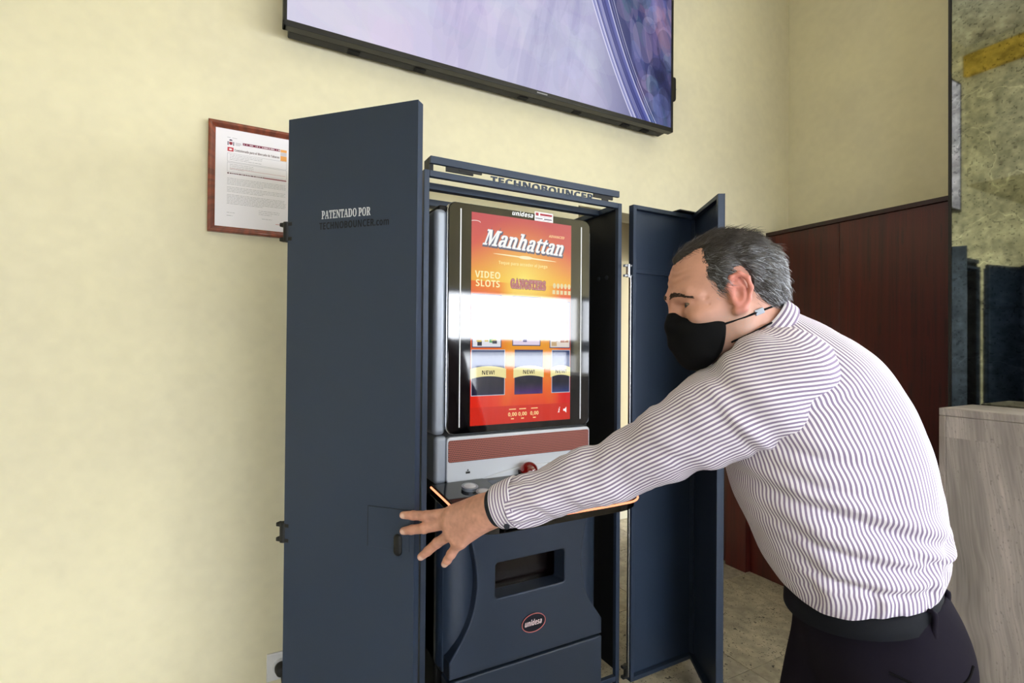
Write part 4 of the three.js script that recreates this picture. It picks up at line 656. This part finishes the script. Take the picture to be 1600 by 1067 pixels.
// shirt
{
  const stripeMap = dataTex(64, 8, (u) => { const d = Math.abs(u - 0.5), k = sstep(0.2, 0.27, d); return [lerp(136, 232, k), lerp(122, 228, k), lerp(152, 238, k)]; });
  const weave = dataTex(128, 128, (u, v) => { const n = 128 + 60 * Math.sin(u * 6.283 * 32) * Math.sin(v * 6.283 * 32); return [n, n, n]; }, false);
  stripeMap.repeat.set(1 / 0.0074, 1); weave.repeat.set(20, 20);
  M.shirt = std({ map: stripeMap, roughness: 0.85, side: THREE.DoubleSide });
  // rings: [front x, front y, back x, back y, half width, centre z, twist]
  const T = [
    [-0.078, 0.832, 0.148, 0.882, 0.120, -0.03, 0.0],
    [-0.100, 0.855, 0.155, 0.900, 0.130, -0.03, 0.0],
    [-0.130, 0.898, 0.156, 0.940, 0.142, -0.025, 0.0],
    [-0.160, 0.955, 0.146, 0.995, 0.155, -0.02, 0.05],
    [-0.190, 1.010, 0.130, 1.060, 0.170, -0.015, 0.1],
    [-0.215, 1.080, 0.106, 1.140, 0.184, -0.012, 0.15],
    [-0.235, 1.145, 0.070, 1.225, 0.188, -0.014, 0.18],
    [-0.240, 1.200, 0.019, 1.294, 0.182, -0.018, 0.2],
    [-0.236, 1.240, -0.043, 1.340, 0.155, -0.020, 0.2],
    [-0.228, 1.270, -0.095, 1.366, 0.112, -0.018, 0.15],
    [-0.222, 1.290, -0.118, 1.377, 0.080, -0.014, 0.1],
    [-0.218, 1.303, -0.126, 1.384, 0.066, -0.012, 0.05],
  ];
  const along2 = (p, line) => { let best = [1e9, 1e9, 0]; const N = line.length - 1; for (let i = 0; i < N; i++) { const a = line[i], b = line[i + 1], vx = b[0] - a[0], vy = b[1] - a[1], l = Math.hypot(vx, vy), h = clamp(((p[0] - a[0]) * vx + (p[1] - a[1]) * vy) / (l * l)), qx = p[0] - a[0] - vx * h, qy = p[1] - a[1] - vy * h, d = Math.hypot(qx, qy); if (d < best[1]) best = [Math.sign(qy * vx - qx * vy) * d, d, (i + h) / N]; } return best; };
  // folds in the cloth of the near side: [line, width, depth]
  const folds = [
    [[[-0.247, 1.097], [-0.173, 1.056], [-0.095, 1.036], [-0.018, 1.011], [0.121, 0.972]], 0.012, 0.012], [[[-0.2, 1.03], [-0.124, 0.979], [-0.017, 0.951], [0.1, 0.935]], 0.011, 0.010], [[[-0.17, 0.985], [-0.1, 0.92], [0, 0.9], [0.09, 0.905]], 0.010, 0.008],
    [[[-0.2, 1.2], [-0.14, 1.215], [-0.08, 1.235]], 0.009, 0.004], [[[-0.21, 1.15], [-0.15, 1.13], [-0.06, 1.125]], 0.011, 0.005], [[[-0.22, 1.12], [-0.15, 1.085], [-0.07, 1.072]], 0.010, 0.006], [[[-0.02, 0.985], [0.06, 0.955], [0.13, 0.94]], 0.009, 0.007],
    [[[-0.125, 0.915], [-0.095, 0.88], [-0.08, 0.84]], 0.008, 0.006], [[[-0.04, 0.91], [-0.02, 0.88], [-0.015, 0.845]], 0.008, 0.005], [[[0.05, 0.93], [0.07, 0.9], [0.075, 0.87]], 0.008, 0.005], [[[0.12, 1.02], [0.1, 0.98], [0.02, 0.93]], 0.010, 0.005],
  ];
  const n = 160, m = 150, rings = [];
  for (let i = 0; i < m; i++) {
    const t = i / (m - 1) * (T.length - 1), [fx, fy, bx, by, hw, zc, tw] = catmull(T, t), cx = (fx + bx) / 2, cy = (fy + by) / 2, ex = (bx - fx) / 2, ey = (by - fy) / 2, L = Math.hypot(ex, ey), ring = [];
    for (let j = 0; j < n; j++) {
      const th = Math.PI / 2 - j / n * 2 * Math.PI, c = Math.cos(th), s = Math.sin(th), pw = 2 / 2.35, C = Math.sign(c) * Math.abs(c) ** pw, S = Math.sign(s) * Math.abs(s) ** pw;
      // the near half is twisted forward (shoulder reaching ahead)
      let x = cx + ex * C - ex / L * tw * 0.12 * S, y = cy + ey * C - ey / L * tw * 0.12 * S, z = zc + hw * S;
      let d = 0.004 * (noise3(x * 14, y * 14, z * 14, 31) - 0.5) + 0.0022 * (noise3(x * 40, y * 22, z * 40, 33) - 0.5);
      if (s > -0.2) for (const [line, w, k] of folds) { const [sd, dd, h] = along2([x, y], line); if (dd < w * 4) d += k * sstep(-0.2, 0.25, s) * Math.sin(Math.PI * clamp(h)) ** 0.6 * (-Math.exp(-((sd / w) ** 2)) + 0.8 * Math.exp(-(((sd - 1.8 * w) / (1.4 * w)) ** 2))); }
      const low = sstep(2.2, 0.4, t); d += 0.006 * low * (noise3(j * 0.16, 3, i * 0.03, 35) - 0.45);                    // blousing over the belt
      const nx = ex / L * c, ny = ey / L * c, nz = s; x += nx * d; y += ny * d; z += nz * d; ring.push([x, y, z]);
    }
    rings.push(ring);
  }
  const torso = loft(rings);
  // sleeve along the reaching arm: [x, y, z, radius]
  const armPath = [[-0.135, 1.255, 0.05, 0.088], [-0.185, 1.232, 0.085, 0.088], [-0.245, 1.190, 0.055, 0.081], [-0.32, 1.135, 0.012, 0.071], [-0.392, 1.082, -0.038, 0.064], [-0.45, 1.046, -0.068, 0.060], [-0.53, 1.008, -0.105, 0.055], [-0.585, 0.985, -0.130, 0.050], [-0.612, 0.973, -0.142, 0.046]];
  function sleeve(path, m, n, wr, seedN, twistStart = 0) {
    const out = [], pts = []; for (let i = 0; i < m; i++) pts.push(catmull(path, i / (m - 1) * (path.length - 1)));
    for (let i = 0; i < m; i++) {
      const a = pts[Math.max(0, i - 1)], b = pts[Math.min(m - 1, i + 1)], tan = V(b[0] - a[0], b[1] - a[1], b[2] - a[2]).normalize(), up = V(0, 1, 0), e2 = V().crossVectors(tan, up).normalize(), e1 = V().crossVectors(e2, tan).normalize(), ring = [];
      const s = i / (m - 1);
      for (let j = 0; j < n; j++) {
        const th = Math.PI - j / n * 2 * Math.PI, c = Math.cos(th), q = Math.sin(th); let r = pts[i][3];
        const px = pts[i][0] + e1.x * r * q + e2.x * r * c, py = pts[i][1] + e1.y * r * q + e2.y * r * c, pz = pts[i][2] + e1.z * r * q + e2.z * r * c;
        r += wr * (0.022 * (noise3(px * 14, py * 19, pz * 14, seedN) - 0.5) + 0.004 * (noise3(px * 45 + 2 * py * 30, py * 30, pz * 30, seedN + 2) - 0.5));
        const el = Math.exp(-(((s - 0.42) / 0.13) ** 2)), cf = Math.exp(-(((s - 0.9) / 0.12) ** 2)), sh = Math.exp(-(((s - 0.18) / 0.1) ** 2));
        r += wr * (el * 0.0028 * Math.sin(s * 46 + 2.2 * Math.sin(th + 0.6) + 4 * noise3(px * 12, py * 12, pz * 12, 77)) + cf * 0.003 * Math.sin(th * 9 + s * 20) + sh * 0.003 * Math.sin(s * 90 + 2 * th));
        ring.push([pts[i][0] + (e1.x * q + e2.x * c) * r, pts[i][1] + (e1.y * q + e2.y * c) * r, pts[i][2] + (e1.z * q + e2.z * c) * r]);
      }
      out.push(ring);
    }
    return loft(out);
  }
  const flip = (g) => { const ix = g.index.array; for (let i = 0; i < ix.length; i += 3) { const t = ix[i]; ix[i] = ix[i + 1]; ix[i + 1] = t; } g.computeVertexNormals(); return g; };
  const slv = sleeve(armPath, 130, 96, 1, 41);
  const slv2 = sleeve([[-0.1, 1.25, -0.11, 0.075], [-0.13, 1.235, -0.155, 0.075], [-0.07, 1.13, -0.185, 0.064], [0.0, 1.02, -0.2, 0.056], [0.055, 0.92, -0.21, 0.048], [0.093, 0.845, -0.215, 0.042]], 60, 48, 1, 47);
  const fixOut = (g, cx, cy, cz) => g;
  const shirt = mesh('shirt', mergeGeometries([torso, slv, slv2]), M.shirt, man); shirt.userData.label = 'white shirt with fine purple grey stripes';
  // cuff: a stiffer band, stripes running round the wrist
  const ring = (p, tan, r, k, n = 64) => { const t = V(...tan).normalize(), e2 = V().crossVectors(t, V(0, 1, 0)).normalize(), e1 = V().crossVectors(e2, t), o = []; for (let j = 0; j < n; j++) { const a = j / n * 2 * Math.PI; o.push([p[0] + (e1.x * Math.sin(a) * k + e2.x * Math.cos(a)) * r, p[1] + (e1.y * Math.sin(a) * k + e2.y * Math.cos(a)) * r, p[2] + (e1.z * Math.sin(a) * k + e2.z * Math.cos(a)) * r]); } return o; };
  const tan = [-0.055, -0.024, -0.024], q0 = [-0.606, 0.9755, -0.1395], along = (k) => q0.map((x, i) => x + tan[i] * k);
  const swapUV = (g) => { const u = g.attributes.uv; for (let i = 0; i < u.count; i++) { const a = u.getX(i); u.setXY(i, u.getY(i), a); } return g; };
  const cuffG = swapUV(loft([ring(along(-0.12), tan, 0.0475, 1.05), ring(along(-0.1), tan, 0.05, 1.05), ring(along(0.2), tan, 0.0495, 1.03), ring(along(0.68), tan, 0.0465, 1.0), ring(along(0.7), tan, 0.044, 1.0), ring(along(0.4), tan, 0.042, 1.0)]));
  mesh('cuff', cuffG, M.shirt, shirt);
  const navy = std({ color: 0x101828, roughness: 0.7 });
  mesh('cuff_lining', loft([ring(along(0.45), tan, 0.0415, 1), ring(along(0.88), tan, 0.0405, 0.98), ring(along(0.9), tan, 0.0385, 0.98), ring(along(0.5), tan, 0.038, 1)]), navy, shirt);
  { const c = along(0.5), g = new THREE.CylinderGeometry(0.006, 0.006, 0.003, 20).rotateX(Math.PI / 2).rotateY(-0.25).translate(c[0] + 0.006, c[1] - 0.0305, c[2] + 0.0425); mesh('cuff_button', g, navy, shirt); }
  // collar: stand and fall folded round the neck
  const cr = (cx, cy, cz, ax, az, tilt, n = 72) => { const o = []; for (let j = 0; j < n; j++) { const a = j / n * 2 * Math.PI, x = Math.cos(a) * ax, z = Math.sin(a) * az; o.push([cx + x * Math.cos(tilt), cy + x * Math.sin(tilt), cz + z]); } return o; };
  const tl = 0.80, collarG = swapUV(loft([cr(-0.170, 1.318, -0.008, 0.064, 0.062, tl), cr(-0.177, 1.340, -0.006, 0.066, 0.066, tl), cr(-0.178, 1.344, -0.006, 0.070, 0.070, tl), cr(-0.172, 1.333, -0.008, 0.077, 0.079, tl), cr(-0.164, 1.318, -0.01, 0.084, 0.090, tl), cr(-0.163, 1.315, -0.01, 0.082, 0.088, tl)]));
  mesh('collar', collarG, M.shirt, shirt);
  // shoulder seam
}
// trousers, belt, shoes
{
  const belt0 = [0.035, 0.855, -0.03], slope = 0.22;                 // the waist plane rises towards the back
  const tf = (p) => {
    let d = ell(p, [0.058, 0.80, -0.03], [0.116, 0.17, 0.126]);
    d = smin(d, ell(p, [0.09, 0.755, 0.025], [0.092, 0.11, 0.085]), 0.04); d = smin(d, ell(p, [0.09, 0.755, -0.09], [0.092, 0.11, 0.085]), 0.04);
    for (const s of [-1, 1]) d = smin(d, chain(p, [[0.062, 0.73, s * 0.065 - 0.035, 0.093], [0.0, 0.42, s * 0.11 - 0.03, 0.082], [0.085, 0.12, s * 0.15 - 0.02, 0.075], [0.088, 0.05, s * 0.15 - 0.02, 0.075]], 0.03), 0.04);
    const fold = 0.004 * (noise3(p[0] * 20, p[1] * 7, p[2] * 20, 61) - 0.5) + 0.003 * Math.sin(p[0] * 55 + 8 * p[1]) * sstep(0.0, -0.12, p[0] - 0.06); d += fold;
    d = smax(d, p[1] - (belt0[1] + slope * (p[0] - belt0[0])), 0.004); return smax(d, 0.045 - p[1], 0.004);
  };
  const g = surfaceNets(tf, [-0.2, 0.02, -0.3], [0.32, 0.93, 0.3], 0.0085);
  const wool = phys({ color: 0x17141f, roughness: 0.9, specularIntensity: 0.25 });
  const tr = mesh('trousers', g, wool, man); tr.userData.label = 'black trousers';
  const oval = (dy, ax, az) => { const o = []; for (let j = 0; j < 80; j++) { const a = j / 80 * 2 * Math.PI, x = Math.cos(a) * ax; o.push([belt0[0] + x, belt0[1] + slope * x + dy, belt0[2] + Math.sin(a) * az]); } return o; };
  mesh('belt', loft([oval(-0.026, 0.114, 0.122), oval(-0.027, 0.123, 0.131), oval(0.004, 0.1215, 0.1285), oval(0.006, 0.113, 0.12)]), phys({ color: 0x0a0e17, roughness: 0.7, specularIntensity: 0.4 }), tr);
  const pin = (a, top, bot, w) => { const dir = V(Math.cos(a), 0, Math.sin(a)), list = []; const P = (k, dy) => [belt0[0] + dir.x * 0.117 * k, belt0[1] + slope * dir.x * 0.117 + dy, belt0[2] + dir.z * 0.125 * k]; const tub = tube([P(1.0, top - 0.002), P(1.07, top), P(1.075, (top + bot) / 2), P(1.075, bot), P(1.02, bot - 0.002)], w, 20, 8); return tub; };
  for (const a of [0.62, 0.16, 1.25]) mesh('belt_loop', pin(a, 0.006, -0.05, 0.0045), wool, tr);
  const skin = (x, y) => { let z = 0.25; for (let k = 0; k < 80; k++) { const d = tf([x, y, z]); if (d < 0.0004) break; z -= d * 0.7; } return z; };
  mesh('pocket_welt', tube([[0.0, 0.772], [0.03, 0.764], [0.06, 0.761], [0.09, 0.764], [0.115, 0.772], [0.135, 0.785]].map(([x, y]) => [x, y, skin(x, y) + 0.0008]), 0.0022, 40, 6), phys({ color: 0x07060a, roughness: 0.9, specularIntensity: 0.3 }), tr);
  mesh('pocket_button', new THREE.CylinderGeometry(0.0055, 0.0055, 0.003, 18).rotateX(1.45).translate(0.075, 0.748, skin(0.075, 0.748) + 0.001), std({ color: 0x0a0a0e, roughness: 0.35 }), tr);
  for (const s of [-1, 1]) {
    const sf = (p) => { let d = cap(p, [0.12, 0.045, s * 0.15 - 0.02], [-0.06, 0.032, s * 0.17 - 0.02], 0.043, 0.036); d = smin(d, cap(p, [-0.06, 0.032, s * 0.17 - 0.02], [-0.11, 0.026, s * 0.172 - 0.02], 0.036, 0.026), 0.02); d = smin(d, sph(p, [0.09, 0.075, s * 0.15 - 0.02], 0.045), 0.03); return smax(d, 0.003 - p[1], 0.004); };
    mesh('shoe', surfaceNets(sf, [-0.17, -0.01, s * 0.16 - 0.1], [0.19, 0.14, s * 0.16 + 0.06], 0.007), phys({ color: 0x0c0b0b, roughness: 0.3 }), man);
  }
}

renderer.render(scene, camera);
